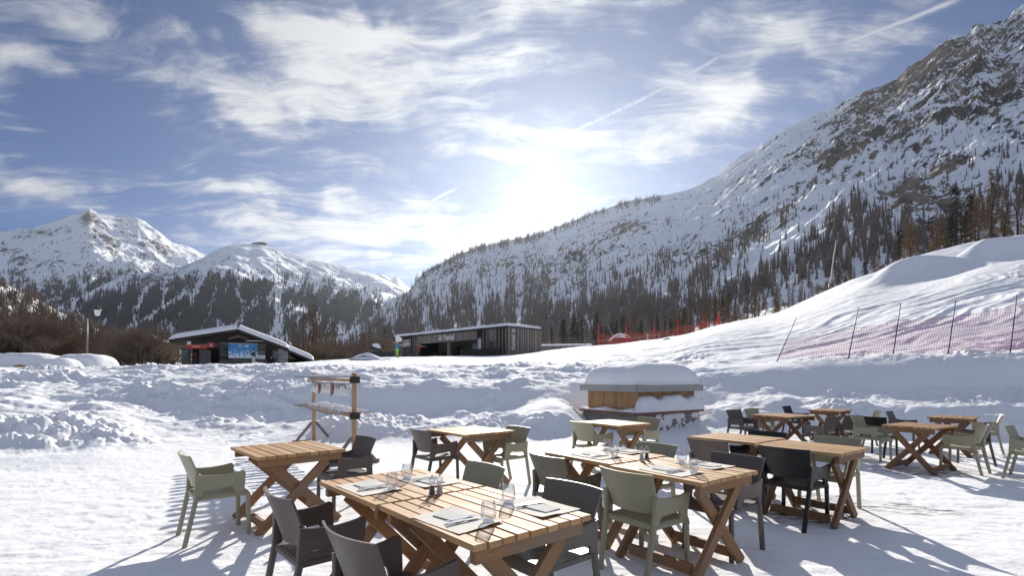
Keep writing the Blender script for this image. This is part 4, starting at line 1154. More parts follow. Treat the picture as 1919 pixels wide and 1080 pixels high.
M['slab'] = simple('grey_cement_slab', (.36, .35, .33), .85, var=.15, scale=4, bmp=.1)
M['dark_wood'] = wood_mat('black_brown_timber', (.022, .018, .016), (.055, .045, .038), .75, .4)
M['boards'] = wood_mat('orange_vertical_boards', (.30, .165, .07), (.47, .285, .135), .6, .6)
M['sill'] = simple('red_brown_sill', (.22, .10, .065), .6, var=.2)
M['snow_heap'] = snow_material('fresh_snow', True)

def snow_dome(name, outline_fn, h_fn, ns, nt, parent=None, seed=0, rough=.02):
    """heap: polar grid; outline_fn(a)->(x,y) ; h_fn(r,a)->z"""
    v, f = [], []
    for j in range(nt+1):
        r = j/nt
        for i in range(ns):
            a = 2*math.pi*i/ns
            x, y = outline_fn(a)
            v.append((x*r, y*r, h_fn(r, a)))
    for j in range(nt):
        for i in range(ns): f.append((j*ns+i, j*ns+(i+1) % ns, (j+1)*ns+(i+1) % ns, (j+1)*ns+i))
    co = np.array(v)
    co[:, 2] += rough*fbm(co[:, 0]*1.7+seed, co[:, 1]*1.7, 5, seed+400)*3*np.linspace(1, 0.4, nt+1).repeat(ns)
    co[:, :2] *= 1+.02*fbm(co[:, 0]*3, co[:, 2]*3+co[:, 1]*3, 4, seed+410)[:, None]
    f.append(tuple(range(nt*ns, (nt+1)*ns)))
    me = bpy.data.meshes.new(name); me.from_pydata([tuple(p) for p in co], [], f); me.update()
    me.polygons.foreach_set('use_smooth', [len(p.vertices) == 4 for p in me.polygons])
    me.materials.append(M['snow_heap'])
    return link(bpy.data.objects.new(name, me), parent)
def build_kiosk():
    k0 = Vector((3.28, 13.2, 0)); e1 = 34.0
    t = empty('stone_kiosk', (k0.x, k0.y, 0), R(e1), 'snow-capped stone and timber kiosk with grey roof slab behind the tables', 'kiosk')
    Lx, Ly = 2.66, 2.16
    s = MB().prism([(.04, .04, -.2), (Lx-.04, .04, -.2), (Lx-.04, Ly, -.2), (.04, Ly, -.2)], (0, 0, .66)).build('stone_base', M['stone'], t)
    s2 = MB().prism([(.75, .036, -.2), (Lx-.03, .036, -.2), (Lx-.03, .05, -.2), (.75, .05, -.2)], (0, 0, .63)).build('snowed_stonework', M['stone_snow'], s)
    MB().bar((-.05, -.05+.06, .49), (Lx+.06, -.05+.06, .49), .13, .055).bar((.0, .08, .49), (.0, Ly+.05, .49), .13, .055).build('sill', M['sill'], t)
    mb = MB(); random.seed(5)
    x = .16
    while x < Lx-.16:
        w = random.uniform(.085, .125); mb.bar((x+w/2, .19, .5), (x+w/2, .19, 1.06), w-.006, .022, up=(0, 1, 0), ch=.002); x += w
    y = .16
    while y < Ly-.10:
        w = random.uniform(.085, .125); mb.bar((.17, y+w/2, .5), (.17, y+w/2, 1.06), w-.006, .022, up=(1, 0, 0), ch=.002); y += w
    mb.bar((Lx-.17, .2, .5), (Lx-.17, Ly-.1, .5), .02, .02)
    mb.prism([(.19, .21, .5), (Lx-.17, .21, .5), (Lx-.17, Ly-.1, .5), (.19, Ly-.1, .5)], (0, 0, .56))
    mb.build('timber_wall', M['boards'], t)
    MB().bar((-.02, -.02, 1.14), (Lx+.03, -.02, 1.14), .07, .17, ch=.01).bar((-.02, .016, 1.14), (-.02, Ly+.05, 1.14), .07, .17, ch=.01).bar((Lx, .016, 1.14), (Lx, Ly+.05, 1.14), .07, .17, ch=.01).prism([(.02, .02, 1.10), (Lx-.04, .02, 1.10), (Lx-.04, Ly, 1.10), (.02, Ly, 1.10)], (0, 0, .115)).build('roof_slab', M['slab'], t)
    def ol(a):
        c, sn = math.cos(a), math.sin(a); p = 11.0
        r = (abs(c)**p+abs(sn)**p)**(-1/p)
        return (c*r*(Lx/2+.035), sn*r*(Ly/2+.035))
    d = snow_dome('snow_cap', ol, lambda r, a: 1.215+.66*(max(0, 1-r**4.2))**.5-.05*math.cos(2*a)*r*r*(1-r)-(.02 if r > .99 else 0), 72, 26, t, 3, .022)
    d.location = (Lx/2, Ly/2, 0)
    # snow lying on the sill, banked high along the right-hand side
    v, f = [], []; n_ = 40
    for i in range(n_+1):
        x = -.06+(Lx+.13)*i/n_; k = float(sst(np.array(x), .0, .28))
        h = .03+k*(.36+.05*math.sin(x*5.1)+.03*math.sin(x*11+1))*(1-.25*float(sst(np.array(x), Lx-.25, Lx)))
        sec = [(-.055, .519), (-.06, .525+h*.30), (-.035, .525+h*.72), (.03, .525+h*.95), (.10, .525+h), (.18, .525+h*1.03), (.185, .519)]
        v += [(x, y, z) for (y, z) in sec]
    m_ = 7
    for i in range(n_):
        for j in range(m_-1): f.append((i*m_+j, (i+1)*m_+j, (i+1)*m_+j+1, i*m_+j+1))
    f += [tuple(range(m_)), tuple(range(n_*m_, (n_+1)*m_))]
    MB().add(v, f).build('sill_snow', M['snow_heap'], t, True, 60)
    v, f = [], []
    for i in range(25):
        y = .13+(Ly-.1)*i/24; h = .045+.03*math.sin(y*6)
        v += [(-.055, y, .518), (-.06, y, .52+h*.6), (.0, y, .525+h), (.13, y, .53+h*1.2), (.135, y, .518)]
    for i in range(24):
        for j in range(4): f.append((i*5+j, (i+1)*5+j, (i+1)*5+j+1, i*5+j+1))
    MB().add(v, f).build('sill_snow', M['snow_heap'], t, True, 60)
build_kiosk()

# ------------------------------------------------------------------ timber display rack with snow on its slats
def printed_cloth(name):
    m, t, b = mat(name)
    oc = t.node('ShaderNodeTexCoord').outputs['Object']
    x, y, z = t.xyz(oc)[:3]
    n1 = t.noise(oc, 9, 4, .7); n2 = t.noise(t.mapping(oc, loc=(3, 1, 4)), 13, 4, .7)
    up = t.step(z, -.15, -.04)
    col = t.mix(t.m('MULTIPLY', t.step(n1, .50, .56), up), (.70, .70, .69), (.10, .13, .11))
    col = t.mix(t.m('MULTIPLY', t.step(n2, .55, .60), up), col, (.36, .11, .12))
    t.put(b.inputs['Base Color'], col); b.inputs['Roughness'].default_value = .8
    return m
def build_rack():
    p0 = Vector((-2.617, 8.40, 0)); p1 = Vector((-4.38, 11.2, 0)); d = p1-p0; L = d.length; ang = math.atan2(d.y, d.x)
    g0 = gz(p0.x, p0.y)
    t = empty('display_rack', (p0.x, p0.y, g0), ang, 'slender timber rack with two snow-dusted slatted shelves and a printed cloth strip', 'rack')
    g1 = gz(p1.x, p1.y)-g0
    for x, zb, zt in ((0, -.05, 1.52), (L, g1-.1, 1.535)):
        MB().bar((x, 0, zb), (x, 0, zt), .066, .066, up=(0, 1, 0)).build('post', M['post_wood'], t)
        for sy in (-1, 1):
            MB().bar((x, sy*.035, zb+.50), (x, sy*.36, zb+.09), .035, .055).build('brace', M['grey_wood'], t)
        MB().bar((x+.055, -.44, zb+.075), (x+.055, .44, zb+.075), .045, .06).build('foot', M['grey_wood'], t)
    random.seed(9)
    for z in (.83, 1.425):
        mb = MB(); ns = 15
        for i in range(ns):
            x = .12+(L-.10)*i/(ns-1)
            mb.bar((x+random.uniform(-.02, .02), -.40+random.uniform(-.03, .03), z+.02), (x+random.uniform(-.02, .02), .40+random.uniform(-.03, .03), z+.02), .085, .018)
        sh = mb.build('shelf', M['grey_wood'], t)
        mb = MB(); mb.bar((-.02, -.055, z-.035), (L+.1, -.055, z-.025), .025, .045).bar((-.02, .055, z-.025), (L+.1, .055, z-.025), .025, .045).build('shelf_rail', M['post_wood'], sh)
        mb = MB()
        for i in range(15):
            x = .12+(L-.10)*i/14; yy = -.30+random.uniform(-.02, .1)
            if random.random() < .85:
                ln = random.uniform(.25, .5)
                v, f = sheet(lambda s, q: (x+s*(.040+.004*math.sin(q*9)), yy+ln*q, z+.030+.055*(1-s*s)*math.sin(math.pi*min(.96, max(.04, q)))**.6), 6, 7, lambda s, q: (0, 0, -.012))
                mb.add(v, f)
        mb.build('snow_dusting', M['snow_heap'], sh, True, 60)
        for sx in (-.07,):
            MB().box((sx+.02, 0, z-.02), .04, .16, .11).build('bracket', M['dark_wood'], t)
    M['print'] = printed_cloth('printed_white_cloth')
    c = MB(); v, f = sheet(lambda s, q: (L/2+s*(L/2-.05), .075+.010*math.sin(s*9+q*2), 1.345-.215*(1-q)+.012*math.cos(s*6)*(1-q)), 40, 5, lambda s, q: (0, .003, 0))
    v = [(x, y, z-1.345) for (x, y, z) in v]
    o = MB().add(v, f).build('printed_cloth', M['print'], t, True); o.location = (0, 0, 1.345)
    M['pennant'] = simple('dusky_pink_cloth', (.34, .12, .115), .8, var=.3, scale=30); M['pennant_tip'] = simple('dark_red_cloth', (.06, .035, .035), .8)
    for x in (L*.36, L*.70):
        q = MB().prism([(x-.085, .092, 1.335), (x+.085, .092, 1.335), (x+.085, .092, 1.21), (x+.05, .092, 1.14), (x, .092, 1.10), (x-.05, .092, 1.14), (x-.085, .092, 1.21)], (0, .004, 0)).build('pennant', M['pennant'], t)
        MB().prism([(x-.06, .0955, 1.165), (x+.06, .0955, 1.165), (x+.045, .0955, 1.125), (x, .0955, 1.09), (x-.045, .0955, 1.125)], (0, .002, 0)).build('pennant_tip', M['pennant_tip'], q)
build_rack()

# ------------------------------------------------------------------ net fences
def net_mat(name, col, nx, ny, line, alpha_bg=.0):
    """knotted net: see-through between its cords; uses the board coordinates (metres along, up)"""
    m = bpy.data.materials.new(name); m.use_nodes = True; m.node_tree.nodes.clear(); t = NT(m.node_tree)
    gx, gy, _ = t.xyz(t.node('ShaderNodeAttribute', attribute_name='grain').outputs['Vector'])[:3]
    fx = t.m('ABSOLUTE', t.m('SUBTRACT', t.m('FRACT', t.m('MULTIPLY', gx, nx)), .5))
    fy = t.m('ABSOLUTE', t.m('SUBTRACT', t.m('FRACT', t.m('MULTIPLY', gy, ny)), .5))
    k = t.m('MAXIMUM', t.m('GREATER_THAN', fx, .5-line), t.m('GREATER_THAN', fy, .5-line*ny/nx))
    a = t.node('ShaderNodeBsdfTransparent'); d = t.node('ShaderNodeBsdfPrincipled', {'Base Color': col+(1,), 'Roughness': .6})
    tr = t.node('ShaderNodeBsdfTranslucent', {'Color': col+(1,)})
    dd = t.node('ShaderNodeMixShader', {0: .35, 1: d.outputs[0], 2: tr.outputs[0]})
    mx = t.node('ShaderNodeMixShader', {0: t.m('MAXIMUM', k, alpha_bg), 1: a.outputs[0], 2: dd.outputs[0]})
    t.l.new(mx.outputs[0], t.node('ShaderNodeOutputMaterial').inputs[0]); return m
M['pole_dark'] = simple('dark_bamboo_pole', (.030, .018, .016), .5, var=.3)
M['net_pink'] = net_mat('dark_red_net', (.30, .045, .13), 13, 13, .065)
M['net_red'] = net_mat('bright_red_net', (.46, .08, .07), 6, 6, .05)
M['red'] = simple('red_plastic', (.62, .035, .022), .5)
M['cord'] = simple('dark_red_cord', (.20, .02, .035), .6)
def build_pink():
    poles = [((1456, 19.9), (1492, 597, 19.5)), ((1590, 18.4), (1609, 576, 18.3)), ((1674, 18.0), (1688, 569, 17.9)), ((1777, 17.6), (1791, 563, 17.5)), ((1893, 17.3), (1906, 552, 17.2)), ((2030, 17.1), (2044, 540, 17.0))]
    t0 = gpt(poles[0][0][0], poles[0][0][1])
    t = empty('net_fence', t0, 0, 'dark pink net fence on leaning dark poles along the top of the right snow bank', 'fence')
    top, bot = [], []
    for (b, tp) in poles:
        a = gpt(b[0], b[1]); c = P(*tp)
        MB().tube([a-t0-(c-a)*.06, a.lerp(c, .5)-t0, c-t0], [.020, .018, .013], 7).build('pole', M['pole_dark'], t, True)
        top.append(a.lerp(c, (.52, .60, .68, .72, .82, .84)[len(top)])-t0); bot.append(a.lerp(c, .05)-t0)
    for i in range(len(top)-1):
        n_ = 14; v, f, g = [], [], []; m_ = 8; L = (top[i+1]-top[i]).length
        dirn = (top[i+1]-top[i]).normalized(); side = dirn.cross(Vector((0, 0, 1)))
        for a in range(n_+1):
            u = a/n_; sag = 4*u*(1-u)
            tt = top[i].lerp(top[i+1], u)-Vector((0, 0, .07*sag)); bb = bot[i].lerp(bot[i+1], u)+Vector((0, 0, .03*sag))
            H = (tt-bb).length
            for b in range(m_+1):
                w = b/m_
                v.append(bb.lerp(tt, w)+side*(.05*sag*math.sin(math.pi*w)+.02*math.sin(7*u+3*w))); g.append((L*u*(1+.03*math.sin(w*5)), H*w+.03*math.sin(u*8), 0))
        for a in range(n_):
            for b in range(m_): f.append((a*(m_+1)+b, (a+1)*(m_+1)+b, (a+1)*(m_+1)+b+1, a*(m_+1)+b+1))
        MB().add(v, f, g).build('net', M['net_pink'], t, True)
        MB().tube([v[a*(m_+1)+m_] for a in range(n_+1)], [.006]*(n_+1), 5).build('rope', M['cord'], t)
build_pink()
def build_red():
    ps = [(1121, 60.0, 2.5), (1174, 63.0, 2.6), (1225, 67.5, 2.6), (1270, 74, 2.6), (1319, 80, 2.4), (1347, 84, 2.7)]
    b0 = gpt(ps[0][0], ps[0][1])
    t = empty('net_fence', b0, 0, 'bright red safety net on red posts climbing the slope right of the lift station', 'fence')
    pts = []
    for (px, d, h) in ps:
        a = gpt(px, d)-b0; pts.append((a, h))
        MB().tube([a-Vector((0, 0, .3)), a+Vector((0, 0, h*.6)), a+Vector((0, 0, h))], [.07, .06, .05], 6).build('post', M['red'], t)
    for i in range(len(pts)-1):
        (a, h), (b, h2) = pts[i], pts[i+1]
        v, f, g = [], [], []
        L = (b-a).length; n_ = 12
        for k in range(n_+1):
            u = k/n_; p = a.lerp(b, u); q = p+b0; p = Vector((p.x, p.y, gz(q.x, q.y)-b0.z))
            hh = (h*(1-u)+h2*u)*.60*(1-.16*4*u*(1-u))
            v += [p+Vector((0, 0, .05)), p+Vector((0, .05, hh))]; g += [(L*u, 0, 0), (L*u, hh, 0)]
        for k in range(n_): f.append((2*k, 2*k+2, 2*k+3, 2*k+1))
        MB().add(v, f, g).build('net', M['net_red'], t)
    # gathered end of the net at the last post
    a = pts[-1][0]
    MB().lathe([(.55, 0), (.32, .6), (.2, 1.3), (.12, 2.1), (.05, 2.7)], a, 9).build('gathered_net', M['red'], t, True)
build_red()

# ------------------------------------------------------------------ timber lift station
M['clad'] = wood_mat('dark_brown_cladding', (.135, .102, .080), (.25, .195, .155), .7, .4, .2)
M['clad_grey'] = wood_mat('grey_brown_cladding', (.17, .14, .12), (.27, .23, .20), .7, .4, .3)
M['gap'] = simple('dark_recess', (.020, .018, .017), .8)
M['black_metal'] = simple('black_metal', (.018, .018, .02), .45)
M['white_paint'] = simple('white_lettering', (.80, .80, .79), .5, var=.02)
M['pane'] = simple('pale_window_pane', (.42, .47, .50), .12, var=.15, scale=.7, spec=.8)
M['panel_grey'] = simple('grey_sign_panel', (.20, .195, .185), .6)
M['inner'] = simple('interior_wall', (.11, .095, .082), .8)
M['concrete'] = simple('grey_concrete', (.26, .25, .24), .85, var=.2, scale=2)
def text(s, size, loc, rot, parent, name='lettering', align='CENTER', mtl='white_paint', spacing=1.0, narrow=1.0):
    c = bpy.data.curves.new(name, 'FONT'); c.body = s; c.size = size; c.extrude = .015; c.align_x = align; c.align_y = 'CENTER'; c.space_character = spacing
    c.offset = size*.012
    c.materials.append(M[mtl])
    tmp = bpy.data.objects.new(name, c); C.objects.link(tmp)
    me = bpy.data.meshes.new_from_object(tmp.evaluated_get(bpy.context.evaluated_depsgraph_get()))
    bpy.data.objects.remove(tmp); bpy.data.curves.remove(c)
    me.transform(Matrix.Diagonal((narrow, 1, 1, 1)))
    if not me.materials: me.materials.append(M[mtl])
    o = link(bpy.data.objects.new(name, me), parent); o.location = loc; o.rotation_euler = rot
    return o
def emblem(parent, r, loc, rot):
    """round badge: ring with two slanted bars"""
    mb = MB(); n_ = 28
    for (ro, ri) in ((r, r*.80),):
        v, f = [], []
        for i in range(n_):
            a = 2*math.pi*i/n_
            v += [(ro*math.cos(a), ro*math.sin(a), 0), (ri*math.cos(a), ri*math.sin(a), 0), (ro*math.cos(a), ro*math.sin(a), .03), (ri*math.cos(a), ri*math.sin(a), .03)]
        for i in range(n_):
            j = (i+1) % n_; a, b = i*4, j*4
            f += [(a, b, b+2, a+2), (a+1, a+3, b+3, b+1), (a+2, b+2, b+3, a+3), (a, a+1, b+1, b)]
        mb.add(v, f)
    for o in (-.22, .22): mb.bar((r*(-.45+o*.4), r*(-.5-o*.5), .015), (r*(.5+o*.4), r*(.45-o*.9), .015), r*.2, .03)
    o = mb.build('emblem', M['white_paint'], parent); o.location = loc; o.rotation_euler = rot
    return o
def build_station():
    A = Vector((-.60, 60.0, 3.85)); e = Vector((-17.4, 17.2, 0)).normalized()
    ang = math.atan2(e.y, e.x)
    # local x runs along the front from the right corner to the left, local y points to the front
    t = empty('lift_station', A, ang, 'long flat-roofed dark timber lift station with a white sign and open front', 'building')
    L, D, H = 24.3, 5.9, 3.45
    def s_of(px):
        k = (px-CX)/F; return (k*A.y-A.x)/(e.x-k*e.y)
    # in local coordinates the depth of the building is -y
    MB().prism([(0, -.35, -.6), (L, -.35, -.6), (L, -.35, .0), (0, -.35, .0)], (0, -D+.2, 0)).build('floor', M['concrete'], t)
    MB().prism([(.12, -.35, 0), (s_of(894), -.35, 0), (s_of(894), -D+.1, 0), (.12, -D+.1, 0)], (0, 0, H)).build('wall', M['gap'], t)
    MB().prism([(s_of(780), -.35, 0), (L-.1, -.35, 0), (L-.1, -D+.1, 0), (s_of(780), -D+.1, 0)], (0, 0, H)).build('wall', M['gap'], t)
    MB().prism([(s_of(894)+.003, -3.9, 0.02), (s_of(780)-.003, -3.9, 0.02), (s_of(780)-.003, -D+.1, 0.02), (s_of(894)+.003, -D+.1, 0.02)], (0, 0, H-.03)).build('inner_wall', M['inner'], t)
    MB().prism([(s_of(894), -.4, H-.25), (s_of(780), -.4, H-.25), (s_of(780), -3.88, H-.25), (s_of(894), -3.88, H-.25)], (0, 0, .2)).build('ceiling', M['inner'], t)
    random.seed(21)
    def battens(x0, x1, z0, z1, y, step, w, m_, dep=.16):
        mb = MB(); x = x0+step*.4
        while x < x1-.05:
            mb.bar((x, y, z0), (x, y, z1), w*random.uniform(.85, 1.1), dep, up=(0, 1, 0), ch=.01); x += step*random.uniform(.85, 1.15)
        return mb.build('cladding', M[m_], t)
    battens(.15, s_of(916)-.1, .05, H, -.22, .55, .30, 'clad')
    battens(s_of(928), s_of(902), .05, H, -.22, .52, .26, 'clad') if s_of(928) < s_of(902) else None
    battens(s_of(781), s_of(769), .0, H, -.22, .50, .22, 'clad')
    battens(s_of(753), L-.1, .0, H, -.22, .50, .22, 'clad')
    # fascia over the opening, close vertical boards
    battens(s_of(892), s_of(781), H-1.18, H-.02, -.12, .27, .262, 'clad_grey', .05)
    MB().prism([(s_of(892), -.16, H-1.15), (s_of(781), -.16, H-1.15), (s_of(781), -.30, H-1.15), (s_of(892), -.30, H-1.15)], (0, 0, 1.1)).build('fascia', M['clad'], t)
    battens(s_of(927), s_of(916), 1.95, H-.02, -.13, .26, .25, 'clad_grey', .05)
    dr = MB().box(((s_of(927)+s_of(916))/2, -.28, .98), abs(s_of(927)-s_of(916))*.9, .08, 1.9).build('door', M['black_metal'], t)
    MB().box((s_of(925), -.225, 1.0), .05, .03, .25).build('handle', M['steel'], dr)
    x0, x1 = sorted((s_of(892), s_of(900)))
    wf = MB().bar((x0, -.25, 1.0), (x0, -.25, 2.45), .09, .1, up=(0, 1, 0)).bar((x1, -.25, 1.0), (x1, -.25, 2.45), .09, .1, up=(0, 1, 0)).bar((x0, -.25, 1.0), (x1, -.25, 1.0), .1, .09).bar((x0, -.25, 2.45), (x1, -.25, 2.45), .1, .09).build('window', M['black_metal'], t)
    MB().box(((x0+x1)/2, -.27, 1.72), x1-x0, .03, 1.4).build('pane', M['pane'], wf)
    # column, counter, gates and bright back window inside the opening
    MB().box((s_of(836), -.55, 1.1), .42, .42, 2.25).build('column', M['clad_grey'], t)
    MB().box(((s_of(845)+s_of(881))/2, -3.86, 1.75), abs(s_of(845)-s_of(881)), .06, .85).build('rear_window', M['pane'], t)
    MB().box(((s_of(812)+s_of(832))/2, -2.6, .9), abs(s_of(812)-s_of(832)), .7, 1.8).build('ticket_booth', M['gap'], t)
    MB().box(((s_of(846)+s_of(872))/2, -2.2, .62), abs(s_of(846)-s_of(872)), .5, 1.2).build('counter', M['black_metal'], t)
    for px in (808, 818, 858, 866): MB().box((s_of(px), -1.1, .5), .18, .9, .98).build('gate', M['black_metal'], t)
    # sign panel at the left with a small tree mark and lines of lettering
    xa, xb = sorted((s_of(753), s_of(769)))
    sp = MB().box(((xa+xb)/2, -.13, 2.55), xb-xa-.1, .08, 1.15).build('sign_panel', M['panel_grey'], t)
    MB().box(((xa+xb)/2, -.25, .98), xb-xa-.1, .08, 1.9).build('shutter', M['black_metal'], t)
    mx = (xa+xb)/2
    MB().prism([(mx-.14, -.085, 2.78), (mx+.14, -.085, 2.78), (mx+.05, -.085, 2.90), (mx, -.085, 3.02), (mx-.05, -.085, 2.90)], (0, .02, 0)).bar((mx, -.075, 2.66), (mx, -.075, 2.80), .03, .02, up=(0, 1, 0)).build('tree_mark', M['white_paint'], sp)
    MB().bar((mx-.75, -.08, 2.47), (mx+.75, -.08, 2.47), .02, .10).bar((mx-.6, -.08, 2.32), (mx+.6, -.08, 2.32), .02, .05).build('lettering', M['white_paint'], sp)
    # main sign
    xc = s_of(839.5)
    rotF = (R(90), 0, math.pi)
    text('Funival', 1.15, (s_of(840.5), -.07, H-.60), rotF, t, narrow=.70)
    emblem(t, .40, (s_of(824.6), -.07, H-.60), rotF)
    # right-hand short side: broad vertical boards and the upright sign
    mb = MB(); y = -.1
    while y > -D+.1:
        w = random.uniform(.40, .52); mb.bar((-.02+random.uniform(-.012, .012), y-w/2, .0), (-.02+random.uniform(-.012, .012), y-w/2, H), w-.10, .11, up=(1, 0, 0), ch=.01); y -= w
    mb.build('cladding', M['clad_grey'], t)
    text('Funival', .78, (-.10, -.98, 1.72), (R(90), R(-90), R(-90)), t, narrow=.85)
    emblem(t, .24, (-.10, -.98, 3.12), (R(90), R(-90), R(-90)))
    rf = MB().prism([(-.18, .12, H), (L+.2, .12, H), (L+.2, -D-.1, H), (-.18, -D-.1, H)], (0, 0, .18)).build('roof', M['gap'], t)
    # snow on the roof with a soft rounded edge
    v, f = [], []; nx, ny = 90, 24
    for j in range(ny+1):
        for i in range(nx+1):
            a, b = i/nx, j/ny
            ed = min(min(a, 1-a)*L, min(b, 1-b)*D)
            v.append((-.24+(L+.5)*a, .18-(D+.4)*b, H+.16+.40*(1-math.exp(-ed*5.5))))
    co = np.array(v); co[:, 2] += .035*fbm(co[:, 0]*.9, co[:, 1]*.9, 4, 500)
    for j in range(ny):
        for i in range(nx): f.append((j*(nx+1)+i, j*(nx+1)+i+1, (j+1)*(nx+1)+i+1, (j+1)*(nx+1)+i))
    MB().add([tuple(p) for p in co], f).build('roof_snow', M['snow_heap'], rf, True)
    # stone plinth and railing in front
    MB().prism([(.2, 1.1, -1.3), (s_of(868), 1.1, -1.3), (s_of(868), -.34, -1.3), (.2, -.34, -1.3)], (0, 0, 1.2)).build('plinth', M['stone'], t)
    mb = MB(); xr0, xr1 = .3, s_of(873)
    mb.bar((xr0, 1.0, 1.05), (xr1, 1.0, 1.05), .07, .06)
    x = xr0
    while x < xr1: mb.bar((x, 1.0, -.1), (x, 1.0, 1.05), .05, .05, up=(0, 1, 0)); x += 1.1
    rl = mb.build('railing', M['black_metal'], t)
    MB().box(((xr0+xr1)/2, .95, .48), xr1-xr0, .03, .95).build('railing_panel', M['gap'], rl)
build_station()

# ------------------------------------------------------------------ chalet with the piste map
M['red_sign'] = simple('red_sign_paint', (.42, .028, .030), .5); M['orange_sign'] = simple('orange_red_banner', (.55, .065, .028), .55)
M['brown_board'] = simple('brown_notice_board', (.12, .085, .05), .6); M['green_board'] = simple('grey_green_board', (.16, .16, .13), .6)
def map_mat():
    m, t, b = mat('piste_map_print')
    oc = t.node('ShaderNodeTexCoord').outputs['Object']
    x, y, z = t.xyz(oc)[:3]
    r = t.noise(t.mapping(oc, scale=(1, 1, 1.1)), 3.2, 8, .74)
    lim = t.m('ADD', t.lin(z, -.9, .5, .34, .70), 0)
    mt = t.step(t.m('SUBTRACT', r, lim), -.03, .05)
    col = t.mix(t.lin(z, -.9, .95, 0, 1), (.10, .40, .62), (.02, .20, .50))
    t.put(b.inputs['Base Color'], t.mix(mt, col, (.72, .80, .84))); b.inputs['Roughness'].default_value = .35
    return m
M['map'] = map_mat()
def build_chalet():
    d = 58.0
    o = P(445, 686, d); o.z = P(445, 686, d).z
    ca = R(25.0)
    t = empty('chalet', o, ca, 'low dark alpine chalet under thick snow with a big blue piste map', 'building')
    def X(px):
        k = (px-CX)/F; return (k*o.y-o.x)/(math.cos(ca)-k*math.sin(ca))
    Z = lambda py: P(445, py, d).z-o.z
    D = 11.0
    # side pillars and walls
    MB().prism([(X(340), 0, -.5), (X(354), 0, -.5), (X(354), .9, -.5), (X(340), .9, -.5)], (0, 0, Z(653)+.5)).build('stone_pillar', M['stone_dark'], t)
    MB().prism([(X(373), .3, -.5), (X(394), .3, -.5), (X(394), .9, -.5), (X(373), .9, -.5)], (0, 0, Z(657)+.5)).build('stone_pillar', M['stone_dark'], t)
    MB().prism([(X(521), .2, -.5), (X(540), .2, -.5), (X(540), 1.0, -.5), (X(521), 1.0, -.5)], (0, 0, Z(652)+.5)).build('stone_wall', M['stone_light'], t)
    MB().prism([(X(511), .25, -.5), (X(521), .25, -.5), (X(521), 1.0, -.5), (X(511), 1.0, -.5)], (0, 0, Z(658)+.5)).build('stone_wall', M['stone_dark'], t)
    MB().prism([(X(412), -.15, -.5), (X(500), -.15, -.5), (X(500), .3, -.5), (X(412), .3, -.5)], (0, 0, Z(674)+.5)).build('stone_wall', M['stone_dark'], t)
    MB().prism([(X(410), .28, -.4), (X(520), .28, -.4), (X(520), D-.6, -.4), (X(410), D-.6, -.4)], (0, 0, Z(640)+.4)).build('timber_wall', M['dark_wood'], t)
    MB().prism([(X(352), 3.5, -.4), (X(410), 3.5, -.4), (X(410), D-.6, -.4), (X(352), D-.6, -.4)], (0, 0, Z(648)+.4)).build('rear_wall', M['dark_wood'], t)
    MB().prism([(X(541), 3.0, -.4), (X(575), 3.0, -.4), (X(575), D, -.4), (X(541), D, -.4)], (0, 0, Z(671)+.4)).build('lean_to_wall', M['dark_wood'], t)
    dr = MB().box((X(506), .22, Z(670)), .85, .1, 2.0).build('door', M['gap'], t)
    MB().box((X(508.5), .15, Z(670)), .05, .05, .2).build('handle', M['steel'], dr)
    # gable boards and beams
    MB().prism([(X(352), .1, Z(647)), (X(445), .1, Z(618)), (X(533), .1, Z(650)), (X(500), .1, Z(645)), (X(412), .1, Z(645))], (0, .2, 0)).build('gable', M['dark_wood'], t)
    mb = MB()
    for (a, b) in (((428, 636), (449, 630)), ((468, 637), (447, 630)), ((412, 645), (500, 645))): mb.bar((X(a[0]), -.1, Z(a[1])), (X(b[0]), -.1, Z(b[1])), .18, .2)
    mb.build('beam', M['grey_wood'], t)
    # roof: two slopes, a lower lean-to at the right, snow on all
    th = .28
    def slope(p, q, nm, y0, y1, snow):
        a, b = Vector((X(p[0]), y0, Z(p[1]))), Vector((X(q[0]), y0, Z(q[1])))
        dv = (b-a).normalized(); nrm = Vector((-dv.z, 0, dv.x))
        if nrm.z < 0: nrm = -nrm
        r = MB().prism([a, b, b-nrm*th, a-nrm*th], (0, y1-y0, 0)).build('roof', M['dark_wood'], t)
        v, f = [], []; nx, ny = 40, 16; L = (b-a).length
        for j in range(ny+1):
            for i in range(nx+1):
                u, w = i/nx, j/ny
                eo = (u if p[1] > q[1] else 1-u)*L; ef = min(w, 1-w)*(y1-y0)
                h = snow*(1-math.exp(-max(0, eo)*4.5))*(1-.75*math.exp(-ef*6))+.01
                pt = a.lerp(b, u)+nrm*h; v.append((pt.x, y0+(y1-y0)*w-(.15 if w == 0 else 0), pt.z))
        co = np.array(v); co[:, 2] += .03*fbm(co[:, 0]*1.1, co[:, 1], 4, 520)
        n0 = len(v)
        low = [(*(a.lerp(b, i/nx)-nrm*.02),) for i in range(nx+1)]
        v = [tuple(c) for c in co]+[(x, y0-.15, z) for (x, y, z) in low]
        for j in range(ny):
            for i in range(nx): f.append((j*(nx+1)+i, j*(nx+1)+i+1, (j+1)*(nx+1)+i+1, (j+1)*(nx+1)+i))
        for i in range(nx): f.append((n0+i, n0+i+1, i+1, i))
        MB().add(v, f).build('roof_snow', M['snow_heap'], r, True, 70)
    slope((319, 641), (447, 618), 'l', -1.1, D, .58)
    slope((447, 618), (541, 652), 'r', -1.1, D, .58)
    slope((532, 650), (589, 674), 'x', .2, D+.5, .58)
    # signs and boards
    MB().box((X(368), -.25, Z(652)), 2.05, .06, .42).build('banner', M['orange_sign'], t)
    MB().bar((X(360), -.29, Z(652)), (X(375), -.29, Z(652)), .02, .07).build('lettering', M['white_paint'], t)
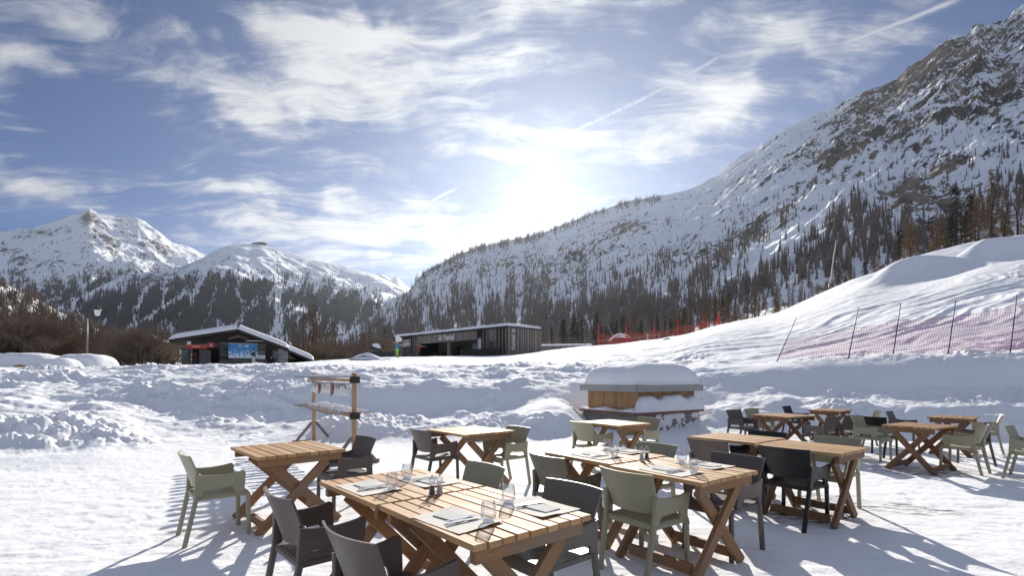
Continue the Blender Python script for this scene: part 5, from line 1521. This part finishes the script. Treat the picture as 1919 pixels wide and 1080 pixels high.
    MB().box((X(355), -.28, Z(645.5)), .38, .06, .36).build('notice', M['white_paint'], t)
    rs = MB().box((X(396), -.32, Z(648.5)), .72, .07, .60).build('sign', M['red_sign'], t)
    MB().prism([(X(396)-.1, -.365, Z(648.3)), (X(396)+.1, -.365, Z(648.3)), (X(396), -.365, Z(648.3)+.17)], (0, .01, 0)).bar((X(396)-.2, -.36, Z(650.4)), (X(396)+.2, -.36, Z(650.4)), .01, .05).build('lettering', M['white_paint'], rs)
    for py, w_ in ((641.5, .6), (648, .45), (655, .5)): MB().box((X(408), -.2, Z(py)), w_, .05, .14).build('pointer', M['dark_wood'], t)
    ib = MB().box((X(422), -.05, Z(656)), 1.15, .08, 1.75).build('info_board', M['black_metal'], t)
    mb = MB()
    for k in range(9): mb.bar((X(422)-.45, -.105, Z(645)-.19*k), (X(422)-.45+random.uniform(.3, .85), -.105, Z(645)-.19*k), .01, .035)
    mb.build('lettering', M['panel_grey'], ib)
    mp = MB().box((0, 0, 0), 2.95, .08, 1.72).build('map_board', M['map'], t); mp.location = (X(456), -.3, Z(658))
    MB().bar((-.65, -.05, .52), (.1, -.05, .52), .01, .06).prism([(-.40, -.05, .60), (-.24, -.05, .60), (-.32, -.05, .74)], (0, -.01, 0)).box((.38, -.045, .55), .34, .012, .20).build('lettering', M['white_paint'], mp)
    MB().bar((-1.47, -.05, .82), (1.47, -.05, .82), .02, .06).build('frost_edge', M['snow_heap'], mp)
    MB().box((X(489), -.2, Z(649)), .9, .06, .70).build('notice', M['brown_board'], t)
    MB().box((X(489), -.2, Z(660)), .9, .06, .40).build('notice', M['green_board'], t)
    wn = MB().box((X(489), -.2, Z(669)), .9, .06, .46).build('notice', M['white_paint'], t)
    MB().bar((X(489)-.32, -.24, Z(669)-.1), (X(489)+.2, -.24, Z(669)+.12), .01, .05).build('lettering', M['black_metal'], wn)
    cn = MB().bar((X(414), -.45, Z(641.5)), (X(502), -.45, Z(641.5)), .9, .06).build('canopy', M['dark_wood'], t)
    v, f = sheet(lambda s, q: (X(482)+s*1.25, -.85+.8*q, Z(641.5)+.05+.20*(1-abs(s)**3)*math.sin(math.pi*(.15+.8*q))), 16, 5, lambda s, q: (0, 0, -.04))
    MB().add(v, f).build('canopy_snow', M['snow_heap'], cn, True)
    mb = MB()
    for py in (658, 663, 668): mb.box((X(515.5), .18, Z(py)), .5, .04, .22)
    mb.build('plaque', M['panel_grey'], t)
build_chalet()

# ------------------------------------------------------------------ people
M['skin'] = simple('skin', (.48, .28, .20), .55, var=.05)
def skinned(name, pts, edges, rad, material, parent, sub=2, root=0):
    me = bpy.data.meshes.new(name); me.from_pydata(pts, edges, []); me.update()
    o = link(bpy.data.objects.new(name, me), parent)
    md = o.modifiers.new('skin', 'SKIN'); md.use_smooth_shade = True; md.branch_smoothing = .6
    sd = me.skin_vertices[0].data
    for i, r in enumerate(rad): sd[i].radius = r if isinstance(r, tuple) else (r, r); sd[i].use_root = (i == root)
    s = o.modifiers.new('sub', 'SUBSURF'); s.levels = sub; s.render_levels = sub
    me.materials.append(material)
    return o
def person(px, d, face, h, jacket, trousers, hat, label, armL=None, armR=None, stride=.10, dark_boots=True, bulk=1.0):
    g = gpt(px, d); z0 = g.z
    t = empty('person', (g.x, g.y, z0), R(face-90), label, 'person')
    k = h/1.75
    S = lambda *p: tuple(c*k for c in p)
    # 0 pelvis 1 waist 2 chest 3 neck 4 head base 5 head top | 6-8 left arm | 9-11 right arm | 12-15 left leg | 16-19 right leg
    aL = armL or [(.19, 0, 1.40), (.26, -.02, 1.12), (.25, .10, .88), (.25, .15, .80)]
    aR = armR or [(-.19, 0, 1.40), (-.26, -.02, 1.12), (-.25, .10, .88), (-.25, .15, .80)]
    s = stride
    pts = [(0, 0, .95), (0, .01, 1.12), (0, 0, 1.33), (0, .01, 1.49), (0, .035, 1.57), (0, .03, 1.70)]+aL+aR+[(.10, 0, .88), (.105, s*.6+.02, .49), (.11, s-.02, .09), (.11, s+.13, .04)]+[(-.10, 0, .88), (-.105, -s*.4+.02, .49), (-.11, -s-.02, .09), (-.11, -s+.13, .04)]
    ed = [(0, 1), (1, 2), (2, 3), (3, 4), (4, 5), (2, 6), (6, 7), (7, 8), (8, 9), (2, 10), (10, 11), (11, 12), (12, 13), (0, 14), (14, 15), (15, 16), (16, 17), (0, 18), (18, 19), (19, 20), (20, 21)]
    rad = [(.15, .11), (.14, .10), (.165, .11), .055, (.072, .085), (.075, .09)]+[.062, .048, .036, .030]*2+[.088, .060, .045, .04]*2
    pts = [S(*p) for p in pts]; rr = [tuple(c*k for c in r) if isinstance(r, tuple) else r*k for r in rad]
    body = skinned('body', pts, ed, rr, M['skin'], t)
    # clothes follow the body, a little larger
    q = [0, 1, 2, 6, 7, 8, 10, 11, 12]
    m_ = {a: i for i, a in enumerate(q)}
    jp = [pts[i] for i in q]; jp.append((0, .01*k, 1.45*k)); m_[3] = 9
    je = [(m_[a], m_[b]) for a, b in ed if a in m_ and b in m_]
    jr = []
    for i in q+[3]:
        r = rad[i]
        if i == 3: jr.append((.085*k, .08*k)); continue
        e = .035*bulk if i in (0, 1, 2) else .028*bulk
        jr.append(tuple((c+e)*k for c in r) if isinstance(r, tuple) else (r+e)*k)
    skinned('jacket', jp, je, jr, jacket, t)
    q = [0, 14, 15, 16, 18, 19, 20]; m_ = {a: i for i, a in enumerate(q)}
    tr = [(.165*k, .125*k)]+[(rad[i]+.028)*k for i in q[1:]]
    skinned('trousers', [pts[i] for i in q], [(m_[a], m_[b]) for a, b in ed if a in m_ and b in m_], tr, trousers, t)
    for i, j in ((16, 17), (20, 21)):
        a, b = Vector(pts[i]), Vector(pts[j])
        MB().tube([a+Vector((0, -.06*k, .12*k)), a+Vector((0, -.05*k, 0)), a.lerp(b, .5), b+Vector((0, .05*k, 0))], [.062*k, .066*k, .06*k, .035*k], 9).build('boot', M['black_metal'], t, True)
    hd = Vector(pts[5])
    MB().lathe([(.100*k, -.05*k), (.104*k, .0), (.100*k, .05*k), (.075*k, .095*k), (.03*k, .118*k), (.001, .12*k)], hd, 14).build('hat', hat, t, True)
    for sgn in (-1, 1): MB().lathe([(.001, -.012*k), (.010*k, 0), (.001, .012*k)], Vector((sgn*.030*k, .125*k, 1.655*k)), 8, cap=False).build('eye', M['black_metal'], t, True)
    return t, k
cm = lambda n_, c: M.setdefault(n_, simple(n_, c, .7, var=.15, scale=6))
person(296.5, 57.5, 80, 1.78, cm('dark_green_jacket', (.040, .042, .034)), cm('black_trousers', (.018, .018, .018)), cm('dark_hat', (.02, .02, .02)), 'person in a bulky dark green-grey jacket walking on the path left of the chalet', stride=.14, bulk=1.5)
person(475, 55.5, 60, 1.76, cm('dark_grey_jacket', (.030, .030, .034)), cm('white_trousers', (.68, .68, .66)), cm('black_hat', (.012, .012, .012)), 'person in dark jacket, white trousers and black hat before the blue piste map', stride=.06)
person(366, 57.2, -60, 1.70, cm('dark_red_jacket', (.28, .03, .04)), cm('blue_trousers', (.05, .08, .14)), cm('dark_hat', (.02, .02, .02)), 'person in dark red jacket and blue trousers beside the stone pillar of the chalet', stride=.03)
blue, _ = person(744.5, 56.5, -20, 1.80, cm('bright_blue_jacket', (.03, .26, .50)), cm('lime_trousers', (.30, .62, .03)), cm('white_helmet', (.75, .75, .75)), 'person in bright blue jacket and lime trousers carrying skis by the lift station', stride=.12,
       armR=[(-.19, 0, 1.40), (-.24, .16, 1.20), (-.16, .34, 1.36), (-.14, .40, 1.40)])
redp, _ = person(785.5, 63.5, -20, 1.74, cm('red_jacket', (.42, .03, .03)), cm('dark_red_trousers', (.16, .025, .03)), cm('dark_hat', (.02, .02, .02)), 'person in red jacket entering the open front of the lift station with skis', stride=.10,
       armR=[(-.19, 0, 1.40), (-.24, .16, 1.20), (-.16, .34, 1.36), (-.14, .40, 1.40)])
def skis(owner, label, mtl):
    b = owner.location
    t = empty('skis', (b.x, b.y, b.z), owner.rotation_euler.z, label, 'skis')
    for o in (0, .02):
        v, f = sheet(lambda s, q: (-.17+o*1.5+s*.045, -.72+1.72*q, 1.72-.52*q+o+(.10*max(0, q-.9)/.1+.04*max(0, .05-q)/.05)), 2, 16, lambda s, q: (0, 0, .012))
        MB().add(v, f).build('ski', mtl, t, True, 40)
        MB().box((-.17+o*1.5, .05, 1.52+o), .06, .3, .06).build('binding', M['black_metal'], t)
skis(blue, 'pair of pale skis resting on the shoulder of the person in blue', cm('pale_ski', (.55, .50, .42)))
skis(redp, 'pair of skis resting on the shoulder of the person in red', cm('dark_ski', (.12, .11, .10)))
# ------------------------------------------------------------------ street furniture and small things on the snow
M['grey_metal'] = simple('galvanised_metal', (.20, .20, .205), .5, metal=.5)
M['lamp_glass'] = simple('milky_lamp_glass', (.72, .72, .70), .3)
def lamp():
    g = gpt(163.5, 46)
    t = empty('street_lamp', g, 0, 'old-style lantern on a grey post at the far left, hung from a curved arm', 'lamp')
    hz_ = P(163.5, 596, 46).z-g.z
    MB().tube([(0, 0, -.3), (0, 0, hz_*.5), (0, 0, hz_)], [.085, .065, .055], 10).build('post', M['grey_metal'], t, True)
    xl = P(182.5, 588, 46).x-g.x; zl = P(182.5, 586, 46).z-g.z
    MB().tube([(0, 0, hz_-.1), (.1*xl, 0, zl+.45), (.5*xl, 0, zl+.80), (xl, 0, zl+.62)], [.05, .045, .04, .035], 8).build('arm', M['black_metal'], t, True)
    L = MB().lathe([(.02, .62), (.05, .5), (.30, .30), (.34, .24), (.26, .22)], (xl, 0, zl), 8).build('lantern_hood', M['black_metal'], t)
    MB().lathe([(.25, .22), (.17, -.25), (.10, -.30)], (xl, 0, zl), 8).build('lantern_glass', M['lamp_glass'], t)
lamp()
def mast(name, px, d, ytop, label, cat, heads=2):
    g = gpt(px, d); h = P(px, ytop, d).z-g.z
    t = empty(name, g, 0, label, cat)
    MB().tube([(0, 0, -.3), (0, 0, h*.5), (0, 0, h)], [.13, .10, .08], 10).build('post', M['grey_metal'], t, True)
    MB().bar((-.5, 0, h-.1), (.5, 0, h-.1), .06, .06).build('crossarm', M['grey_metal'], t)
    for i in range(heads): MB().box((-.4+.8*i/max(1, heads-1), -.12, h+.08), .34, .22, .26).build('floodlight', M['black_metal'], t)
mast('floodlight_mast', 1029.5, 72, 597, 'grey floodlight mast just right of the timber lift station', 'mast')
mast('floodlight_mast', 1095, 74, 613, 'shorter thin pole with small lamp head left of the red net', 'mast', 1)
def slanted():
    a = gpt(1553, 86); b = P(1567, 450, 86)
    t = empty('marker_pole', a, 0, 'tall pale slanted pole standing on the edge of the ski slope', 'pole')
    MB().tube([(0, 0, -.3), (b-a)*.15], [.16, .13], 8).build('sleeve', M['grey_metal'], t, True)
    MB().tube([(b-a)*.14, (b-a)*.6, b-a], [.09, .08, .05], 8).build('pole', simple('pale_pole_paint', (.62, .60, .54), .6), t, True)
slanted()
def piste_marker():
    a = gpt(1250, 52)
    t = empty('piste_marker', a, 0, 'thin black-topped marker stick with a dark base on the groomed slope', 'marker')
    MB().lathe([(.01, .16), (.28, .14), (.42, .05), (.40, -.02)], (.0, 0, 0), 12).build('base', M['black_metal'], t, True)
    MB().tube([(.12, 0, .1), (.16, 0, 1.2), (.2, 0, 1.62)], [.022, .02, .018], 6).build('stick', M['grey_metal'], t)
    MB().tube([(.19, 0, 1.38), (.2, 0, 1.66)], [.05, .045], 8).build('cap', M['black_metal'], t)
piste_marker()
# retaining wall and covered walkway right of the station
def walkway():
    a, b = Vector((3.5, 66, 0)), Vector((11.6, 75, 0))
    za, zb = 3.9, 5.0
    t = empty('walkway', (a.x, a.y, za), math.atan2(b.y-a.y, b.x-a.x), 'low grey walkway with snow on its rail running right from the lift station', 'walkway')
    L = (b-a).length
    MB().prism([(0, 0, -.6), (L, 0, -.2), (L, 0, 2.2), (0, 0, 1.55)], (0, .3, 0)).build('wall', M['concrete'], t)
    v, f = sheet(lambda s, q: (L*q, .15+.42*s, 1.60+.66*q+.16*(1-s*s)), 6, 24, lambda s, q: (0, 0, -.1))
    MB().add(v, f).build('snow_capping', M['snow_heap'], t, True)
    mb = MB()
    for i in range(9): mb.bar((L*i/8, -.12, 1.2+.6*i/8), (L*i/8, -.12, 2.4+.8*i/8), .06, .06, up=(0, 1, 0))
    mb.bar((0, -.12, 2.35), (L, -.12, 3.15), .05, .05); mb.bar((0, -.12, 2.0), (L, -.12, 2.8), .04, .04)
    mb.build('railing', M['grey_wood'], t)
walkway()
def rail_fence(pts, h, label):
    b0 = gpt(*pts[0])
    t = empty('wooden_fence', b0, 0, label, 'fence')
    P3 = [gpt(*p)-b0 for p in pts]
    for p in P3: MB().bar(p-Vector((0, 0, .3)), p+Vector((0, 0, h)), .14, .14, up=(0, 1, 0)).build('post', M['grey_wood'], t)
    for i in range(len(P3)-1):
        for z in (.5, .95): MB().bar(P3[i]+Vector((0, 0, h*z)), P3[i+1]+Vector((0, 0, h*z)), .06, .14).build('rail', M['grey_wood'], t)
rail_fence([(1112, 80), (1140, 82), (1168, 84), (1198, 86), (1236, 88)], 1.7, 'brown wooden rail fence behind the lower end of the red net')
rail_fence([(1250, 96), (1290, 98), (1330, 101), (1372, 104)], 1.4, 'brown wooden rail fence behind the upper end of the red net')
def lift_engine():
    g = gpt(1165, 79)
    t = empty('lift_machine', g, 0, 'dark red machine under a snow-covered hood behind the red net', 'machine')
    MB().prism([(-1.6, 0, .2), (1.7, 0, .2), (1.9, 0, 1.1), (.9, 0, 1.7), (-.5, 0, 1.8), (-1.5, 0, 1.2)], (0, 1.6, 0)).build('body', simple('dark_red_machine', (.18, .03, .03), .5), t)
    d = snow_dome('snow_cap', lambda a: (1.9*math.cos(a), .95*math.sin(a)), lambda r, a: 1.72+.45*(1-r*r)-.7*(r**3)*abs(math.cos(a)), 32, 10, t, 8, .03); d.location = (0, .8, 0)
    MB().tube([(-1.2, .5, 1.5), (-2.0, .5, 3.4), (-2.4, .5, 5.0)], [.08, .06, .04], 7).build('boom', M['grey_metal'], t)
lift_engine()
# terrace wall, wrapped things and a flag left of the station
def barrier():
    a, b = gpt(697, 62), gpt(740, 62)
    t = empty('barrier', a, 0, 'long black barrier left of the lift station', 'barrier')
    L = b.x-a.x
    MB().box((L/2, 0, .42), L, .12, .86).build('panel', M['black_metal'], t)
    mb = MB(); [mb.bar((L*i/4, .02, -.2), (L*i/4, .02, .95), .1, .1, up=(0, 1, 0)) for i in range(5)]; mb.build('post', M['grey_metal'], t)
barrier()
def wrapped():
    g = gpt(703, 65)
    t = empty('snow_gun', g, 0, 'dark wrapped snow cannon with white snow on top behind the black barrier', 'snow cannon')
    MB().tube([(0, 0, -.2), (0, 0, 1.0)], [.14, .12], 8).build('stand', M['grey_metal'], t)
    MB().tube([(-.5, 0, 1.55), (0, 0, 1.45), (.65, 0, 1.15)], [.36, .42, .30], 14).build('barrel', M['gap'], t, True)
    d = snow_dome('snow_cap', lambda a: (.75*math.cos(a), .42*math.sin(a)), lambda r, a: .52*(1-r*r), 24, 8, t, 12, .03); d.location = (.1, 0, 1.5); d.rotation_euler = (0, R(18), 0)
wrapped()
def flag():
    g = gpt(741, 60)
    t = empty('feather_flag', g, 0, 'white curved feather flag standing behind the person in blue', 'flag')
    z1 = P(741, 628, 60).z-g.z
    MB().tube([(0, 0, -.2), (0, 0, z1*.6), (.02, 0, z1)], [.03, .025, .02], 6).build('pole', M['grey_metal'], t)
    v, f = sheet(lambda s, q: (.03+.40*(s+1)*(1-.35*q*q)*(.75+.25*math.sin(q*3)), .05*math.sin(3*s+2*q), z1-.80+.82*q-.10*(s+1)*q), 8, 10, lambda s, q: (0, .01, 0))
    MB().add(v, f).build('cloth', M['white_paint'], t, True)
flag()
# snow-buried wall at the far left, snow roof lying low by the path
def snow_block(px0, px1, d, ytop, label_none=None, depth=3.0, seed=0):
    a = gpt((px0+px1)/2, d); w = (px1-px0)/F*d/2
    h = P(px0, ytop, d).z-a.z
    def ol(an):
        c, s = math.cos(an), math.sin(an); p = 4.0; r = (abs(c)**p+abs(s)**p)**(-1/p); return (c*r*w, s*r*depth/2)
    o = snow_dome('snow_bank', ol, lambda r, an: -.6+(h+.6)*(1-r**5.5), 64, 20, None, seed, .03)
    o.location = a; tag(o, kind='structure')
snow_block(-40, 128, 33, 663, depth=3.4, seed=31); snow_block(112, 212, 34, 665, depth=3.2, seed=33); snow_block(60, 150, 31.5, 672, depth=2.2, seed=35)
def log_():
    a = gpt(38, 30)
    o = MB().tube([(-.32, 0, .08), (0, .03, .13), (.3, -.02, .07)], [.10, .11, .09], 9).build('log', M['post_wood'], None, True); o.location = a
    tag(o, 'short brown log lying on the snow at the far left', 'log')
log_()
def small_house(px, d, ybase, w, h, label, seed):
    g = P(px, ybase, d); gg_ = float(ground_base(np.array([g.x]), np.array([g.y]))[0]); g.z = max(gg_-.2, g.z)
    t = empty('house', g, R(seed*7 % 40-20), label, 'house')
    MB().prism([(-w/2, 0, -4), (w/2, 0, -4), (w/2, 0, h*.55), (0, 0, h), (-w/2, 0, h*.55)], (0, w*.8, 0)).build('wall', M['brown_board'], t)
    for s in (-1, 1):
        a, b = Vector((0, -.6, h+.15)), Vector((s*(w/2+.8), -.6, h*.55-.15))
        MB().prism([a, b, b+Vector((0, 0, .55)), a+Vector((0, 0, .6))], (0, w*.8+1.2, 0)).build('roof', M['snow_heap'], t)
    for i in range(3): MB().box((-w*.28+w*.28*i, -.05, h*.28), w*.12, .1, h*.16).build('window', M['gap'], t)
small_house(268, 175, 652, 9, 4.5, 'smaller snow-roofed house just left of the chalet among trees', 5)
small_house(95, 125, 668, 14, 3.5, 'low snow-roofed building behind the bare trees at far left', 2)
def snow_hut():
    a = gpt(682, 52)
    t = empty('low_shelter', a, 0, 'low snow-covered shelter roof between the chalet and the lift station', 'shelter')
    MB().prism([(-1.4, 0, -.4), (1.4, 0, -.4), (1.4, 0, .1), (0, 0, .5), (-1.4, 0, .1)], (0, 2, 0)).build('wall', M['dark_wood'], t)
    d = snow_dome('roof_snow', lambda an: (1.9*math.cos(an), 1.4*math.sin(an)), lambda r, an: .05+.75*(1-r**1.6), 32, 10, t, 40, .02); d.location = (0, 1, 0)
snow_hut()
def marker():
    a = gpt(91, 60)
    o = MB().tube([(0, 0, -.2), (0, 0, 1.3)], [.12, .11], 8).box((0, 0, 1.35), .35, .2, .25).build('piste_sign', simple('yellow_paint', (.62, .46, .06), .6)); o.location = a
    tag(o, 'small yellow post among the bare trees at far left', 'post')
marker()
# lift station and pylons on the ski mountain
def mt_point(mtn, px, py):
    c = int(np.argmin(np.abs(mtn.px-px))); n_ = int((mtn.t <= 1).sum()); r = int(np.argmin(np.abs(mtn.Y[:n_, c]-py)))
    return Vector((mtn.X[r, c], mtn.D[r, c], mtn.Z[r, c]))
def top_station():
    a = mt_point(mt2, 485, 458)
    t = empty('summit_station', a, 0, 'tiny dark lift building on the summit of the wooded ski mountain', 'building')
    MB().prism([(-32, 0, -4), (30, 0, -4), (30, 0, 8), (4, 0, 10), (-32, 0, 6)], (0, 20, 0)).build('wall', M['gap'], t)
    MB().prism([(-34, -2, 6.2), (4, -2, 10.3), (32, -2, 8.2), (32, -2, 10), (4, -2, 12), (-34, -2, 8)], (0, 24, 0)).build('roof', M['concrete'], t)
top_station()
for i, (px, py) in enumerate([(517, 478), (519, 492), (520, 506), (521, 522), (521.5, 540), (522, 560), (523, 582), (524, 606)]):
    a = mt_point(mt2, px, py)
    t = empty('lift_pylon', a, 0, 'small lift pylon in the cleared white strip down the wooded ski mountain', 'pylon', 'pylons of the far lift')
    MB().tube([(0, 0, -3), (0, 0, 20)], [1.3, .9], 6).build('mast', M['gap'], t)
    MB().bar((-5, 0, 19.5), (5, 0, 19.5), 1.2, 1.4).build('crossarm', M['gap'], t)

# ------------------------------------------------------------------ the valley air
def build_haze():
    x0, x1, y0, y1, z0, z1 = -5200, 5200, -90, 7600, -12, 1750
    v = [(x, y, z) for z in (z0, z1) for y in (y0, y1) for x in (x0, x1)]
    f = [(0, 2, 3, 1), (4, 5, 7, 6), (0, 1, 5, 4), (2, 6, 7, 3), (0, 4, 6, 2), (1, 3, 7, 5)]
    me = bpy.data.meshes.new('haze'); me.from_pydata(v, [], f); me.update()
    m = bpy.data.materials.new('haze_air'); m.use_nodes = True; m.node_tree.nodes.clear()
    t = NT(m.node_tree)
    vol = t.node('ShaderNodeVolumePrincipled')
    vol.inputs['Color'].default_value = (0.86, 0.93, 1.0, 1); vol.inputs['Density'].default_value = 2.6e-5; vol.inputs['Anisotropy'].default_value = 0.62
    t.l.new(vol.outputs[0], t.node('ShaderNodeOutputMaterial').inputs['Volume'])
    me.materials.append(m)
    tag(link(bpy.data.objects.new('haze', me)), kind='stuff')
build_haze()
